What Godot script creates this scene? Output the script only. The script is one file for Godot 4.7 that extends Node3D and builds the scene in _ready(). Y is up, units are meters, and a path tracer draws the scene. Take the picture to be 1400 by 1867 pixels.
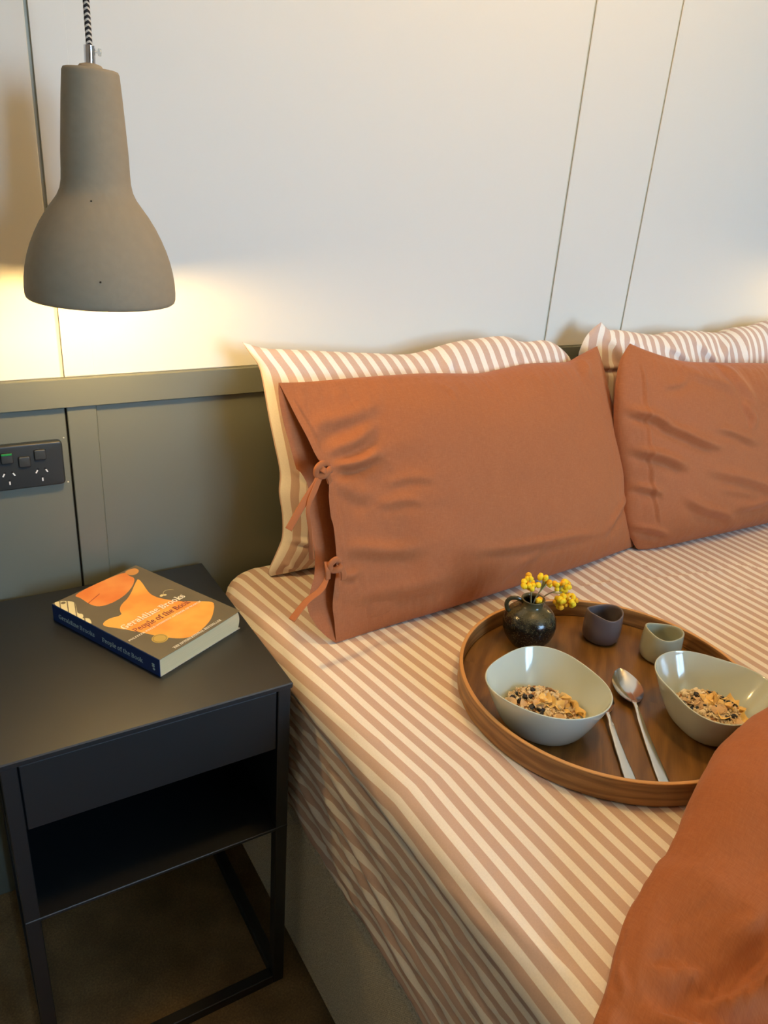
extends Node3D
# A bedroom corner: bed with striped and rust pillows, breakfast tray, bedside table, book, pendant lamp.
# Axes: x runs along the bed-head wall, y is up, z comes out of the wall into the room. The floor is y = 0.

const BED_Y := 0.600
const PITCH := 0.0228
var rng := RandomNumberGenerator.new()
var M := {}
var names := {}


func _ready() -> void:
	rng.seed = 7
	# ---- camera
	var cam := Camera3D.new()
	cam.name = "camera"
	cam.transform = Transform3D(Basis(Vector3(0.8570, 0.0699, 0.5106), Vector3(0.1527, 0.9118, -0.3811), Vector3(-0.4922, 0.4045, 0.7708)).orthonormalized(), Vector3(0, 1.265, 1.184))
	cam.fov = rad_to_deg(2.0 * atan(933.5 / 1407.0))
	cam.near = 0.02
	cam.current = true
	add_child(cam)
	# ---- sky and exposure
	var env := Environment.new()
	env.background_mode = Environment.BG_SKY
	var sm := ProceduralSkyMaterial.new()
	sm.sky_top_color = Color(0.52, 0.72, 1.0)
	sm.sky_horizon_color = Color(0.82, 0.91, 1.0)
	sm.ground_horizon_color = Color(0.55, 0.58, 0.55)
	sm.ground_bottom_color = Color(0.35, 0.36, 0.32)
	sm.sky_energy_multiplier = 1.0
	sm.energy_multiplier = 9.0
	env.sky = Sky.new()
	env.sky.sky_material = sm
	env.tonemap_mode = Environment.TONE_MAPPER_LINEAR
	env.tonemap_exposure = 1.06
	env.sdfgi_enabled = true
	env.ssao_enabled = true
	env.ssil_enabled = true
	var we := WorldEnvironment.new()
	we.name = "world"
	we.environment = env
	add_child(we)
	# ---- the large opening's daylight: an area light the size of the window, just outside it
	var day := AreaLight3D.new()
	day.name = "window_daylight"
	day.area_size = Vector2(1.3, 1.4)
	day.light_color = Color(0.70, 0.865, 1.0)
	day.light_energy = DAY
	day.shadow_enabled = true
	day.position = Vector3(1.4, 1.55, 3.62)
	add_child(day)

	make_materials()
	build_room()
	build_bed()
	build_pillows()
	build_doona()
	build_bedside_table()
	build_tray()
	build_pendants()
	build_ceiling_lamp()
	build_outlet()
	build_book()
	build_crockery()
	build_spoons()
	build_vase_and_flowers()


const DAY := 9.6
const LAMP := 0.125
const CEIL := 0.60


# ------------------------------------------------------------------ helpers
func numbered(called: String) -> String:
	if not names.has(called):
		names[called] = 0
		return called
	names[called] += 1
	return "%s_%03d" % [called, names[called]]


func thing(called: String, label: String, category: String, at := Vector3.ZERO, turn := 0.0, group := "") -> Node3D:
	var o := Node3D.new()
	o.name = numbered(called)
	add_child(o)
	o.position = at
	o.rotation.y = turn
	o.set_meta("label", label)
	o.set_meta("category", category)
	if group:
		o.set_meta("group", group)
	return o


func part(called: String, mesh: Mesh, material: Material, parent: Node3D, at := Vector3.ZERO) -> MeshInstance3D:
	var o := MeshInstance3D.new()
	o.name = called
	o.mesh = mesh
	o.material_override = material
	o.position = at
	o.cast_shadow = GeometryInstance3D.SHADOW_CASTING_SETTING_ON
	parent.add_child(o, true)
	return o


func structure(called: String, mesh: Mesh = null, material: Material = null, at := Vector3.ZERO) -> Node3D:
	var o: Node3D
	if mesh:
		o = part(called, mesh, material, self, at)
	else:
		o = Node3D.new()
		o.name = called
		o.position = at
		add_child(o)
	o.set_meta("kind", "structure")
	return o


func grid(P: PackedVector3Array, nu: int, nv: int, uv: PackedVector2Array, hint: Vector3, wrap := false) -> ArrayMesh:
	var idx := PackedInt32Array()
	var N := PackedVector3Array()
	N.resize(P.size())
	var facing := 0.0
	for j in nv - 1:
		for i in nu - 1:
			var a := j * nu + i
			var b := a + 1
			var c := a + nu
			var d := c + 1
			var n1 := (P[b] - P[a]).cross(P[c] - P[a])
			var n2 := (P[d] - P[b]).cross(P[c] - P[b])
			N[a] += n1
			N[b] += n1 + n2
			N[c] += n1 + n2
			N[d] += n2
			facing += n1.dot(P[a] - hint) + n2.dot(P[d] - hint)
			idx.append_array(PackedInt32Array([a, b, c, b, d, c]))
	var flip := facing < 0.0
	if wrap:
		for j in nv:
			var s := N[j * nu] + N[j * nu + nu - 1]
			N[j * nu] = s
			N[j * nu + nu - 1] = s
	for k in N.size():
		N[k] = (-N[k] if flip else N[k]).normalized()
	if not flip:  # front faces run clockwise
		for k in range(0, idx.size(), 3):
			var t := idx[k + 1]
			idx[k + 1] = idx[k + 2]
			idx[k + 2] = t
	var arr := []
	arr.resize(Mesh.ARRAY_MAX)
	arr[Mesh.ARRAY_VERTEX] = P
	arr[Mesh.ARRAY_NORMAL] = N
	arr[Mesh.ARRAY_TEX_UV] = uv
	arr[Mesh.ARRAY_INDEX] = idx
	var m := ArrayMesh.new()
	m.add_surface_from_arrays(Mesh.PRIMITIVE_TRIANGLES, arr)
	return m


func join(meshes: Array) -> ArrayMesh:  # several meshes into one part: [mesh, transform] or mesh
	var st := SurfaceTool.new()
	st.begin(Mesh.PRIMITIVE_TRIANGLES)
	for m in meshes:
		if m is Array:
			st.append_from(m[0], 0, m[1])
		else:
			st.append_from(m, 0, Transform3D())
	return st.commit()


func box(lo: Vector3, hi: Vector3, bevel := 0.0015) -> ArrayMesh:
	var st := SurfaceTool.new()
	st.begin(Mesh.PRIMITIVE_TRIANGLES)
	var c := (lo + hi) / 2.0
	var h := (hi - lo) / 2.0
	var b := minf(bevel, minf(h.x, minf(h.y, h.z)) * 0.9)
	var at := func(s: Vector3, ax: int) -> Vector3:
		var p := s * (h - Vector3(b, b, b))
		p[ax] = s[ax] * h[ax]
		return c + p
	var tri := func(p: Vector3, q: Vector3, r: Vector3) -> void:
		var n := (r - p).cross(q - p)
		var out := (p + q + r) / 3.0 - c
		if n.dot(out) < 0.0:
			var t := q
			q = r
			r = t
			n = -n
		n = n.normalized()
		for v: Vector3 in [p, q, r]:
			st.set_normal(n)
			var w := v
			var an := n.abs()
			if an.x > an.y and an.x > an.z:
				st.set_uv(Vector2(w.z, -w.y))
			elif an.y > an.z:
				st.set_uv(Vector2(w.x, w.z))
			else:
				st.set_uv(Vector2(w.x, -w.y))
			st.add_vertex(v)
	for ax in 3:
		var a1 := (ax + 1) % 3
		var a2 := (ax + 2) % 3
		for s in [-1.0, 1.0]:
			var q := []
			for k in [[-1.0, -1.0], [1.0, -1.0], [1.0, 1.0], [-1.0, 1.0]]:
				var sg := Vector3.ZERO
				sg[ax] = s
				sg[a1] = k[0]
				sg[a2] = k[1]
				q.append(at.call(sg, ax))
			tri.call(q[0], q[1], q[2])
			tri.call(q[0], q[2], q[3])
		for s1 in [-1.0, 1.0]:
			for s2 in [-1.0, 1.0]:
				var sa := Vector3.ZERO
				sa[ax] = -1.0
				sa[a1] = s1
				sa[a2] = s2
				var sb := sa
				sb[ax] = 1.0
				var p1: Vector3 = at.call(sa, a1)
				var p2: Vector3 = at.call(sb, a1)
				var p3: Vector3 = at.call(sb, a2)
				var p4: Vector3 = at.call(sa, a2)
				tri.call(p1, p2, p3)
				tri.call(p1, p3, p4)
	for sx in [-1.0, 1.0]:
		for sy in [-1.0, 1.0]:
			for sz in [-1.0, 1.0]:
				var s := Vector3(sx, sy, sz)
				tri.call(at.call(s, 0), at.call(s, 1), at.call(s, 2))
	return st.commit()


func lathe(profile: Array, seg := 64) -> ArrayMesh:  # profile: [radius, y] from the outside bottom onwards
	var P := PackedVector3Array()
	var U := PackedVector2Array()
	var run := 0.0
	for j in profile.size():
		if j:
			run += Vector2(profile[j][0], profile[j][1]).distance_to(Vector2(profile[j - 1][0], profile[j - 1][1]))
		for i in seg + 1:
			var a := TAU * i / seg
			P.append(Vector3(cos(a) * profile[j][0], profile[j][1], sin(a) * profile[j][0]))
			U.append(Vector2(float(i) / seg, run))
	var m := grid(P, seg + 1, profile.size(), U, Vector3.ZERO, true)
	# orient by signed volume, as thin shells fool the hint
	return outward(m)


func outward(m: ArrayMesh) -> ArrayMesh:
	var a := m.surface_get_arrays(0)
	var P: PackedVector3Array = a[Mesh.ARRAY_VERTEX]
	var I: PackedInt32Array = a[Mesh.ARRAY_INDEX]
	var vol := 0.0
	var c := P[0]
	for k in range(0, I.size(), 3):
		vol += (P[I[k]] - c).dot((P[I[k + 1]] - c).cross(P[I[k + 2]] - c))
	if vol <= 0.0:  # clockwise faces give a negative volume
		return m
	var N: PackedVector3Array = a[Mesh.ARRAY_NORMAL]
	for k in range(0, I.size(), 3):
		var t := I[k + 1]
		I[k + 1] = I[k + 2]
		I[k + 2] = t
	for k in N.size():
		N[k] = -N[k]
	a[Mesh.ARRAY_NORMAL] = N
	a[Mesh.ARRAY_INDEX] = I
	var r := ArrayMesh.new()
	r.add_surface_from_arrays(Mesh.PRIMITIVE_TRIANGLES, a)
	return r


func smooth_path(pts: Array, per := 8) -> PackedVector3Array:
	var out := PackedVector3Array()
	for i in pts.size() - 1:
		var p0: Vector3 = pts[maxi(i - 1, 0)]
		var p3: Vector3 = pts[mini(i + 2, pts.size() - 1)]
		for k in per:
			var v: Vector3 = pts[i].cubic_interpolate(pts[i + 1], p0, p3, float(k) / per)
			out.append(v)
	out.append(pts[-1])
	return out


# A swept tube or flat ribbon: half-width w across, half-thickness t; twist turns it along the way.
func sweep(pts: Array, w: Array, t: Array, up: Vector3, seg := 12, per := 8, twist := 0.0) -> ArrayMesh:
	var C := smooth_path(pts, per)
	var P := PackedVector3Array()
	var U := PackedVector2Array()
	var n := C.size()
	var run := 0.0
	for j in n + 2:
		var k := clampi(j - 1, 0, n - 1)
		var d := (C[mini(k + 1, n - 1)] - C[maxi(k - 1, 0)]).normalized()
		if k:
			run += C[k].distance_to(C[k - 1])
		var f := float(k) / (n - 1)
		var side := d.cross(up).normalized()
		var nor := side.cross(d).normalized()
		if twist != 0.0:
			var s2 := side.rotated(d, twist * f)
			nor = nor.rotated(d, twist * f)
			side = s2
		var cap := 0.001 if j == 0 or j == n + 1 else 1.0
		var ww := lerp_list(w, f) * cap
		var tt := lerp_list(t, f) * cap
		for i in seg + 1:
			var a := TAU * i / seg
			var ca := cos(a)
			var sa := sin(a)
			if ww > tt * 2.0:  # a ribbon keeps nearly square edges
				ca = signf(ca) * pow(absf(ca), 0.5)
				sa = signf(sa) * pow(absf(sa), 0.5)
			P.append(C[k] + side * ca * ww + nor * sa * tt)
			U.append(Vector2(float(i) / seg, run))
	return outward(grid(P, seg + 1, n + 2, U, C[n / 2], true))


func lerp_list(a: Array, f: float) -> float:
	if a.size() == 1:
		return a[0]
	var x := f * (a.size() - 1)
	var i := mini(int(x), a.size() - 2)
	return lerpf(a[i], a[i + 1], smoothstep(0.0, 1.0, x - i))


func ball(r: Vector3, seg := 14, rough := 0.0, seed_ := 0) -> ArrayMesh:
	var P := PackedVector3Array()
	var U := PackedVector2Array()
	var nz := noise(seed_, 1.0)
	var rows := maxi(5, seg / 2)
	for j in rows + 1:
		var b := PI * j / rows
		for i in seg + 1:
			var a := TAU * (i % seg) / seg
			var d := Vector3(sin(b) * cos(a), cos(b), sin(b) * sin(a))
			var k := 1.0 + (rough * nz.get_noise_3d(d.x * 2.2, d.y * 2.2, d.z * 2.2) if rough > 0.0 else 0.0)
			P.append(d * r * k)
			U.append(Vector2(float(i) / seg, float(j) / rows))
	return outward(grid(P, seg + 1, rows + 1, U, Vector3.ZERO, true))


func noise(seed_: int, freq: float, octaves := 3) -> FastNoiseLite:
	var n := FastNoiseLite.new()
	n.seed = seed_
	n.noise_type = FastNoiseLite.TYPE_SIMPLEX_SMOOTH
	n.frequency = freq
	n.fractal_octaves = octaves
	return n


func mat(srgb: Color, rough: float, metal := 0.0, spec := 0.5) -> StandardMaterial3D:
	var m := StandardMaterial3D.new()
	m.albedo_color = srgb
	m.roughness = rough
	m.metallic = metal
	m.metallic_specular = spec
	return m


func picture(w: int, h: int, f: Callable) -> ImageTexture:
	var data := PackedByteArray()
	data.resize(w * h * 3)
	var k := 0
	for y in h:
		for x in w:
			var c: Color = f.call(x, y)
			data[k] = clampi(int(c.r * 255.0 + 0.5), 0, 255)
			data[k + 1] = clampi(int(c.g * 255.0 + 0.5), 0, 255)
			data[k + 2] = clampi(int(c.b * 255.0 + 0.5), 0, 255)
			k += 3
	return ImageTexture.create_from_image(Image.create_from_data(w, h, false, Image.FORMAT_RGB8, data))


func relief(w: int, h: int, strength: float, f: Callable) -> ImageTexture:  # a height function as a normal map
	var im := Image.create_empty(w, h, false, Image.FORMAT_RGBA8)
	for y in h:
		for x in w:
			var v: float = clampf(f.call(x, y), 0.0, 1.0)
			im.set_pixel(x, y, Color(v, v, v))
	im.bump_map_to_normal_map(strength)
	return ImageTexture.create_from_image(im)


func wrinkles(x: float, y: float, W: PackedFloat32Array) -> float:  # ridges with a valley beside them: x0 y0 x1 y1 width height
	var s := 0.0
	for k in range(0, W.size(), 6):
		var ax := W[k]
		var ay := W[k + 1]
		var dx := W[k + 2] - ax
		var dy := W[k + 3] - ay
		var l := sqrt(dx * dx + dy * dy)
		var w := W[k + 4]
		var t := ((x - ax) * dx + (y - ay) * dy) / (l * l)
		if t < -0.1 or t > 1.1:
			continue
		var d := ((x - ax) * dy - (y - ay) * dx) / l
		d += 0.25 * w * sin(t * 7.0 + ax * 40.0)
		if absf(d) > 4.0 * w:
			continue
		var fade := 1.0 - smoothstep(0.30, 1.08, absf(2.0 * t - 1.0))
		var q := (d - 1.3 * w) / w
		s += W[k + 5] * fade * (exp(-d * d / (w * w)) - 0.7 * exp(-q * q))
	return s


# ------------------------------------------------------------------ materials
func make_materials() -> void:
	var nz := noise(3, 0.02)
	var fine := noise(4, 0.35)
	M.wall = mat(Color(0.85, 0.84, 0.80), 0.55)
	M.groove = mat(Color(0.72, 0.72, 0.66), 0.9)
	M.dado = mat(Color(0.395, 0.408, 0.36), 0.42)
	M.dado_gap = mat(Color(0.05, 0.045, 0.03), 0.9)
	M.ceiling = mat(Color(0.90, 0.85, 0.76), 0.9)
	M.plaster = mat(Color(0.64, 0.61, 0.55), 0.9)
	M.frame = mat(Color(0.88, 0.88, 0.86), 0.5)
	M.glass = mat(Color(1, 1, 1, 0.04), 0.02)
	M.glass.transparency = BaseMaterial3D.TRANSPARENCY_ALPHA
	M.black_metal = mat(Color(0.025, 0.045, 0.062), 0.46, 0.0, 0.72)
	M.black_metal.normal_enabled = true
	M.black_metal.normal_texture = relief(128, 128, 1.0, func(x, y): return 0.5 + 0.5 * fine.get_noise_2d(x, y))
	M.black_metal.normal_scale = 0.06
	M.black_metal.uv1_triplanar = true
	M.black_metal.uv1_scale = Vector3(14, 14, 14)
	M.black_inside = mat(Color(0.05, 0.055, 0.06), 0.6)
	# floor: brown mottled
	var mott := noise(11, 0.012, 5)
	M.floor = mat(Color.WHITE, 0.7)
	M.floor.albedo_texture = picture(512, 512, func(x, y):
		var v := 0.5 + 0.5 * mott.get_noise_2d(x, y)
		var s := 0.5 + 0.5 * fine.get_noise_2d(x, y)
		return Color(0.44, 0.36, 0.23).lerp(Color(0.66, 0.55, 0.37), v).darkened(0.35 * s))
	M.floor.uv1_scale = Vector3(1.4, 1.4, 1)
	# striped cotton: four stripe pairs to a tile
	var st1 := noise(21, 0.5)
	var st2 := noise(22, 0.06)
	var light := Color(0.955, 0.925, 0.875)
	var dark := Color(0.80, 0.685, 0.615)
	M.stripe = mat(Color.WHITE, 0.72)
	M.stripe.albedo_texture = picture(512, 512, func(x, y):
		var f := fposmod(x / 128.0, 1.0)
		var e := 0.012
		var d := smoothstep(-e, e, f) * (1.0 - smoothstep(0.54 - e, 0.54 + e, f)) + smoothstep(1.0 - e, 1.0 + e, f)
		var c := light.lerp(dark, d)
		return c.darkened(0.035 * (0.5 + 0.5 * st1.get_noise_2d(x, y * 0.35))).darkened(0.02 * st2.get_noise_2d(x, y)))
	M.stripe.normal_enabled = true
	M.stripe.normal_texture = relief(256, 256, 1.2, func(x, y): return 0.5 + 0.28 * st1.get_noise_2d(x * 0.25, y * 1.6) + 0.28 * st1.get_noise_2d(x * 1.6 + 300.0, y * 0.25))
	M.stripe.normal_scale = 0.12
	M.stripe.rim_enabled = true
	M.stripe.rim = 0.15
	# rust cotton with a slubby weave
	M.rust = mat(Color.WHITE, 0.78)
	M.rust.albedo_texture = picture(256, 256, func(x, y):
		var s := st1.get_noise_2d(x * 0.08, y * 1.2) + st1.get_noise_2d(x * 1.2 + 500.0, y * 0.08)
		return Color(0.655, 0.375, 0.19).lightened(maxf(0.0, 0.05 * s)).darkened(maxf(0.0, -0.06 * s)))
	M.rust.normal_enabled = true
	M.rust.normal_texture = relief(256, 256, 1.6, func(x, y): return 0.5 + 0.3 * st1.get_noise_2d(x * 0.12, y * 1.3) + 0.3 * st1.get_noise_2d(x * 1.3 + 500.0, y * 0.12))
	M.rust.normal_scale = 0.10
	M.rust.uv1_scale = Vector3(6, 6, 1)
	M.rust.rim_enabled = true
	M.rust.rim = 0.2
	M.rust.rim_tint = 0.6
	# woven upholstery of the bed base
	M.linen = mat(Color.WHITE, 0.9)
	M.linen.albedo_texture = picture(256, 256, func(x, y):
		var s := st1.get_noise_2d(x * 0.25, y * 1.4) + st1.get_noise_2d(x * 1.4 + 200.0, y * 0.25)
		return Color(0.82, 0.79, 0.69).lightened(maxf(0.0, 0.35 * s)).darkened(maxf(0.0, -0.55 * s)))
	M.linen.normal_enabled = true
	M.linen.normal_texture = relief(256, 256, 3.0, func(x, y): return 0.5 + 0.35 * sin(x * TAU / 8.0) * sin(y * TAU / 8.0) + 0.3 * st1.get_noise_2d(x, y))
	M.linen.normal_scale = 0.5
	M.linen.uv1_triplanar = true
	M.linen.uv1_scale = Vector3(8, 8, 8)
	# walnut veneer
	var g1 := noise(31, 0.01, 2)
	var g2 := noise(32, 0.25, 3)
	var wood := func(x, y, lo: Color, hi: Color) -> Color:
		var w := 26.0 * g1.get_noise_2d(x * 0.6, y * 2.2)
		var rings := 0.5 + 0.5 * sin((y + w) * TAU / 42.0)
		var grain := 0.5 + 0.5 * g2.get_noise_2d(x * 0.07, y * 1.5)
		return lo.lerp(hi, 0.55 * rings + 0.45 * grain)
	M.tray_floor = mat(Color.WHITE, 0.34)
	M.tray_floor.albedo_texture = picture(512, 512, func(x, y): return wood.call(x, y, Color(0.40, 0.27, 0.12), Color(0.545, 0.385, 0.185)))
	M.tray_side = mat(Color.WHITE, 0.38)
	M.tray_side.albedo_texture = picture(512, 256, func(x, y): return wood.call(256 - absi(x - 256), y * 2, Color(0.45, 0.305, 0.165), Color(0.70, 0.51, 0.29)))
	M.tray_edge = mat(Color(0.80, 0.59, 0.35), 0.4)
	# crockery
	var sp := noise(41, 0.3)
	M.celadon = mat(Color(0.77, 0.80, 0.735), 0.13)
	M.celadon.clearcoat_enabled = true
	M.celadon.clearcoat = 0.6
	M.celadon.clearcoat_roughness = 0.04
	M.celadon_cup = mat(Color(0.69, 0.69, 0.585), 0.2)
	M.celadon_cup.clearcoat_enabled = true
	M.celadon_cup.clearcoat = 0.4
	M.grey_glaze = mat(Color(0.42, 0.375, 0.365), 0.3)
	M.black_glaze = mat(Color.WHITE, 0.16)
	M.black_glaze.albedo_texture = picture(256, 256, func(x, y):
		var v := sp.get_noise_2d(x, y)
		var f: float = y / 256.0
		var c := Color(0.085, 0.078, 0.062).lerp(Color(0.34, 0.31, 0.205), smoothstep(0.47, 0.66, f + 0.10 * sp.get_noise_2d(x * 0.15, y * 0.1) + 0.08 * v) * (1.0 - smoothstep(0.86, 0.90, f)))
		if v > 0.42:
			c = Color(0.42, 0.38, 0.26)
		return c)
	M.black_glaze.uv1_scale = Vector3(1, 7, 1)
	M.black_glaze.normal_enabled = true
	M.black_glaze.normal_texture = relief(128, 128, 2.0, func(x, y): return 0.5 + 0.4 * sp.get_noise_2d(x * 2.0, y * 2.0))
	M.black_glaze.normal_scale = 0.1
	M.olive_glaze = mat(Color(0.25, 0.225, 0.14), 0.2)
	M.steel = mat(Color(0.86, 0.84, 0.80), 0.14, 1.0)
	M.chrome = mat(Color(0.85, 0.84, 0.86), 0.08, 1.0)
	# lamp
	var pit := noise(51, 0.04, 4)
	M.concrete = mat(Color.WHITE, 0.85)
	M.concrete.albedo_texture = picture(256, 256, func(x, y):
		return Color(0.60, 0.545, 0.45).darkened(0.08 * (0.5 + 0.5 * pit.get_noise_2d(x, y))))
	M.concrete.normal_enabled = true
	M.concrete.normal_texture = relief(128, 128, 1.0, func(x, y): return 0.5 + 0.5 * fine.get_noise_2d(x * 0.5, y * 0.5))
	M.concrete.normal_scale = 0.12
	M.concrete.uv1_triplanar = true
	M.concrete.uv1_scale = Vector3(6, 6, 6)
	M.pit = mat(Color(0.20, 0.17, 0.12), 0.9)
	M.clear_plastic = mat(Color(0.85, 0.85, 0.80, 0.35), 0.2)
	M.clear_plastic.transparency = BaseMaterial3D.TRANSPARENCY_ALPHA
	M.bulb = mat(Color(1, 0.95, 0.85), 0.4)
	M.bulb.emission_enabled = true
	M.bulb.emission = Color(1.0, 0.86, 0.58)
	M.bulb.emission_energy_multiplier = 3.0
	M.opal = mat(Color(1, 0.97, 0.92), 0.4)
	M.opal.emission_enabled = true
	M.opal.emission = Color(1.0, 0.88, 0.70)
	M.opal.emission_energy_multiplier = 3.0
	M.cord = mat(Color.WHITE, 0.8)
	M.cord.albedo_texture = picture(64, 64, func(x, y):
		var u := fposmod(x / 32.0, 1.0)
		var v := fposmod(y / 32.0 + absf(u - 0.5) * 1.1, 1.0)
		return Color(0.12, 0.10, 0.10) if v < 0.55 else Color(0.80, 0.76, 0.70))
	# outlet
	M.outlet = mat(Color(0.15, 0.165, 0.17), 0.35)
	M.contact = mat(Color(0.93, 0.93, 0.92), 0.45, 0.3)
	M.switch_cap = mat(Color(0.19, 0.205, 0.21), 0.35)
	M.socket_hole = mat(Color(0.03, 0.03, 0.03), 0.7)
	M.green = mat(Color(0.10, 0.50, 0.24), 0.4)
	# book
	M.spine = mat(Color(0.035, 0.165, 0.36), 0.4)
	M.paper = mat(Color.WHITE, 0.9)
	M.paper.albedo_texture = picture(64, 128, func(x, y):
		return Color(0.87, 0.79, 0.60).darkened(0.10 * (0.5 + 0.5 * st1.get_noise_2d(x * 0.05, y * 2.0))))
	M.card = mat(Color(0.80, 0.78, 0.72), 0.6)
	M.print_white = mat(Color(0.93, 0.92, 0.86), 0.6)
	M.print_pale = mat(Color(0.62, 0.70, 0.68), 0.6)
	M.print_plum = mat(Color(0.48, 0.27, 0.30), 0.6)
	M.print_gold = mat(Color(0.72, 0.62, 0.33), 0.4)
	M.print_olive = mat(Color(0.48, 0.42, 0.22), 0.5)
	M.print_cream = mat(Color(0.86, 0.82, 0.62), 0.6)
	M.print_orange = mat(Color(0.95, 0.72, 0.38), 0.6)
	# food and flowers
	M.oat = mat(Color.WHITE, 0.8)
	M.oat.vertex_color_use_as_albedo = true
	M.bran = mat(Color(0.83, 0.68, 0.49), 0.8)
	M.corn = mat(Color(0.94, 0.78, 0.46), 0.6)
	M.raisin = mat(Color(0.13, 0.09, 0.075), 0.45)
	M.seed = mat(Color(0.20, 0.20, 0.16), 0.4)
	M.puff = mat(Color(0.86, 0.76, 0.58), 0.8)
	M.yellow = mat(Color(0.97, 0.82, 0.10), 0.7)
	M.amber = mat(Color(0.95, 0.69, 0.07), 0.7)
	M.stem = mat(Color(0.56, 0.52, 0.38), 0.8)
	M.sage = mat(Color(0.70, 0.73, 0.52), 0.85)


# ------------------------------------------------------------------ the room
func build_room() -> void:
	structure("floor", box(Vector3(-1.3, -0.1, -0.15), Vector3(3.4, 0, 3.75), 0.0), M.floor)
	structure("ceiling", box(Vector3(-1.3, 2.5, -0.15), Vector3(3.4, 2.6, 3.75), 0.0), M.ceiling)
	structure("wall_left", box(Vector3(-1.3, 0, -0.15), Vector3(-1.2, 2.5, 3.75), 0.0), M.plaster)
	structure("wall_right", box(Vector3(3.3, 0, -0.15), Vector3(3.4, 2.5, 3.75), 0.0), M.plaster)
	# front wall with a window opening x 0.75..2.05, y 0.85..2.25
	var f := structure("wall_front")
	part("wall_piece", box(Vector3(-1.2, 0, 3.5), Vector3(0.75, 2.5, 3.6), 0.0), M.plaster, f)
	part("wall_piece", box(Vector3(2.05, 0, 3.5), Vector3(3.3, 2.5, 3.6), 0.0), M.plaster, f)
	part("wall_piece", box(Vector3(0.75, 0, 3.5), Vector3(2.05, 0.85, 3.6), 0.0), M.plaster, f)
	part("wall_piece", box(Vector3(0.75, 2.25, 3.5), Vector3(2.05, 2.5, 3.6), 0.0), M.plaster, f)
	var w := structure("window_1", null, null, Vector3(1.4, 1.55, 3.55))
	part("window_frame", join([box(Vector3(-0.65, -0.7, -0.03), Vector3(-0.60, 0.7, 0.03)), box(Vector3(0.60, -0.7, -0.03), Vector3(0.65, 0.7, 0.03)),
		box(Vector3(-0.6, 0.65, -0.03), Vector3(0.6, 0.7, 0.03)), box(Vector3(-0.6, -0.7, -0.03), Vector3(0.6, -0.65, 0.03))]), M.frame, w)
	for q in [[-0.6, -0.65], [0.02, -0.65], [-0.6, 0.02], [0.02, 0.02]]:
		part("pane", box(Vector3(q[0], q[1], -0.002), Vector3(q[0] + 0.58, q[1] + 0.63, 0.002), 0.0), M.glass, w)
	part("window_bar", box(Vector3(-0.02, -0.65, -0.02), Vector3(0.02, 0.65, 0.02)), M.frame, w)
	part("window_bar", box(Vector3(-0.6, -0.02, -0.02), Vector3(-0.02, 0.02, 0.02)), M.frame, w)
	part("window_bar", box(Vector3(0.02, -0.02, -0.02), Vector3(0.6, 0.02, 0.02)), M.frame, w)
	# bed-head wall: white boards above, olive-grey panelling with a rail below
	var b := structure("wall_back")
	part("wall_backing", box(Vector3(-1.2, 0, -0.1), Vector3(3.3, 2.5, -0.0035), 0.0), M.groove, b)
	var edges := [-1.2, -0.42, 0.183, 1.113, 1.330, 2.26, 2.477, 3.3]
	for i in edges.size() - 1:
		var l: float = edges[i] + (0.0024 if i else 0.0)
		var r: float = edges[i + 1] - (0.0024 if i < edges.size() - 2 else 0.0)
		part("wall_panel", box(Vector3(l, 0.955, -0.0035), Vector3(r, 2.5, 0), 0.0012), M.wall, b)
	part("wall_batten", box(Vector3(0.1855, 0.957, 0.0), Vector3(0.2275, 2.5, 0.0006), 0.0003), M.wall, b)
	part("dado_gap", box(Vector3(-1.2, 0, -0.0034), Vector3(3.3, 0.945, -0.003), 0.0), M.dado_gap, b)
	var stiles := [-0.52, 0.1835, 1.115, 2.05, 2.75]
	var from := -1.2
	for i in stiles.size() + 1:
		var to: float = stiles[i] - 0.0026 if i < stiles.size() else 3.3
		part("dado_panel", box(Vector3(from, 0, -0.004), Vector3(to, 0.9095, 0.0), 0.001), M.dado, b)
		if i < stiles.size():
			part("dado_stile", box(Vector3(stiles[i], 0, -0.004), Vector3(stiles[i] + 0.042, 0.912, 0.0035), 0.001), M.dado, b)
			from = stiles[i] + 0.0422
	part("dado_rail", box(Vector3(-1.2, 0.912, -0.004), Vector3(3.3, 0.955, 0.0105), 0.001), M.dado, b)


# ------------------------------------------------------------------ the bed
func build_bed() -> void:
	var b := thing("bed_base", "grey-beige woven fabric bed base standing on the floor under the striped sheet", "bed base", Vector3(1.19, 0, 1.03))
	part("upholstery", box(Vector3(-0.78, 0.012, -1.0), Vector3(0.78, 0.322, 1.0), 0.02), M.linen, b)
	for s in [[-1, -1], [1, -1], [-1, 1], [1, 1]]:
		part("foot", box(Vector3(s[0] * 0.70 - 0.025, 0, s[1] * 0.9 - 0.025), Vector3(s[0] * 0.70 + 0.025, 0.014, s[1] * 0.9 + 0.025)), M.black_inside, b)
	var t := thing("mattress", "thick mattress dressed in a fitted sheet of pinkish-brown and cream stripes", "mattress", Vector3(1.19, 0.335, 1.03))
	part("mattress_core", box(Vector3(-0.75, -0.012, -0.97), Vector3(0.75, 0.235, 0.97), 0.06), M.puff, t)
	part("fitted_sheet", sheet_mesh(t.position), M.stripe, t)


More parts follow.
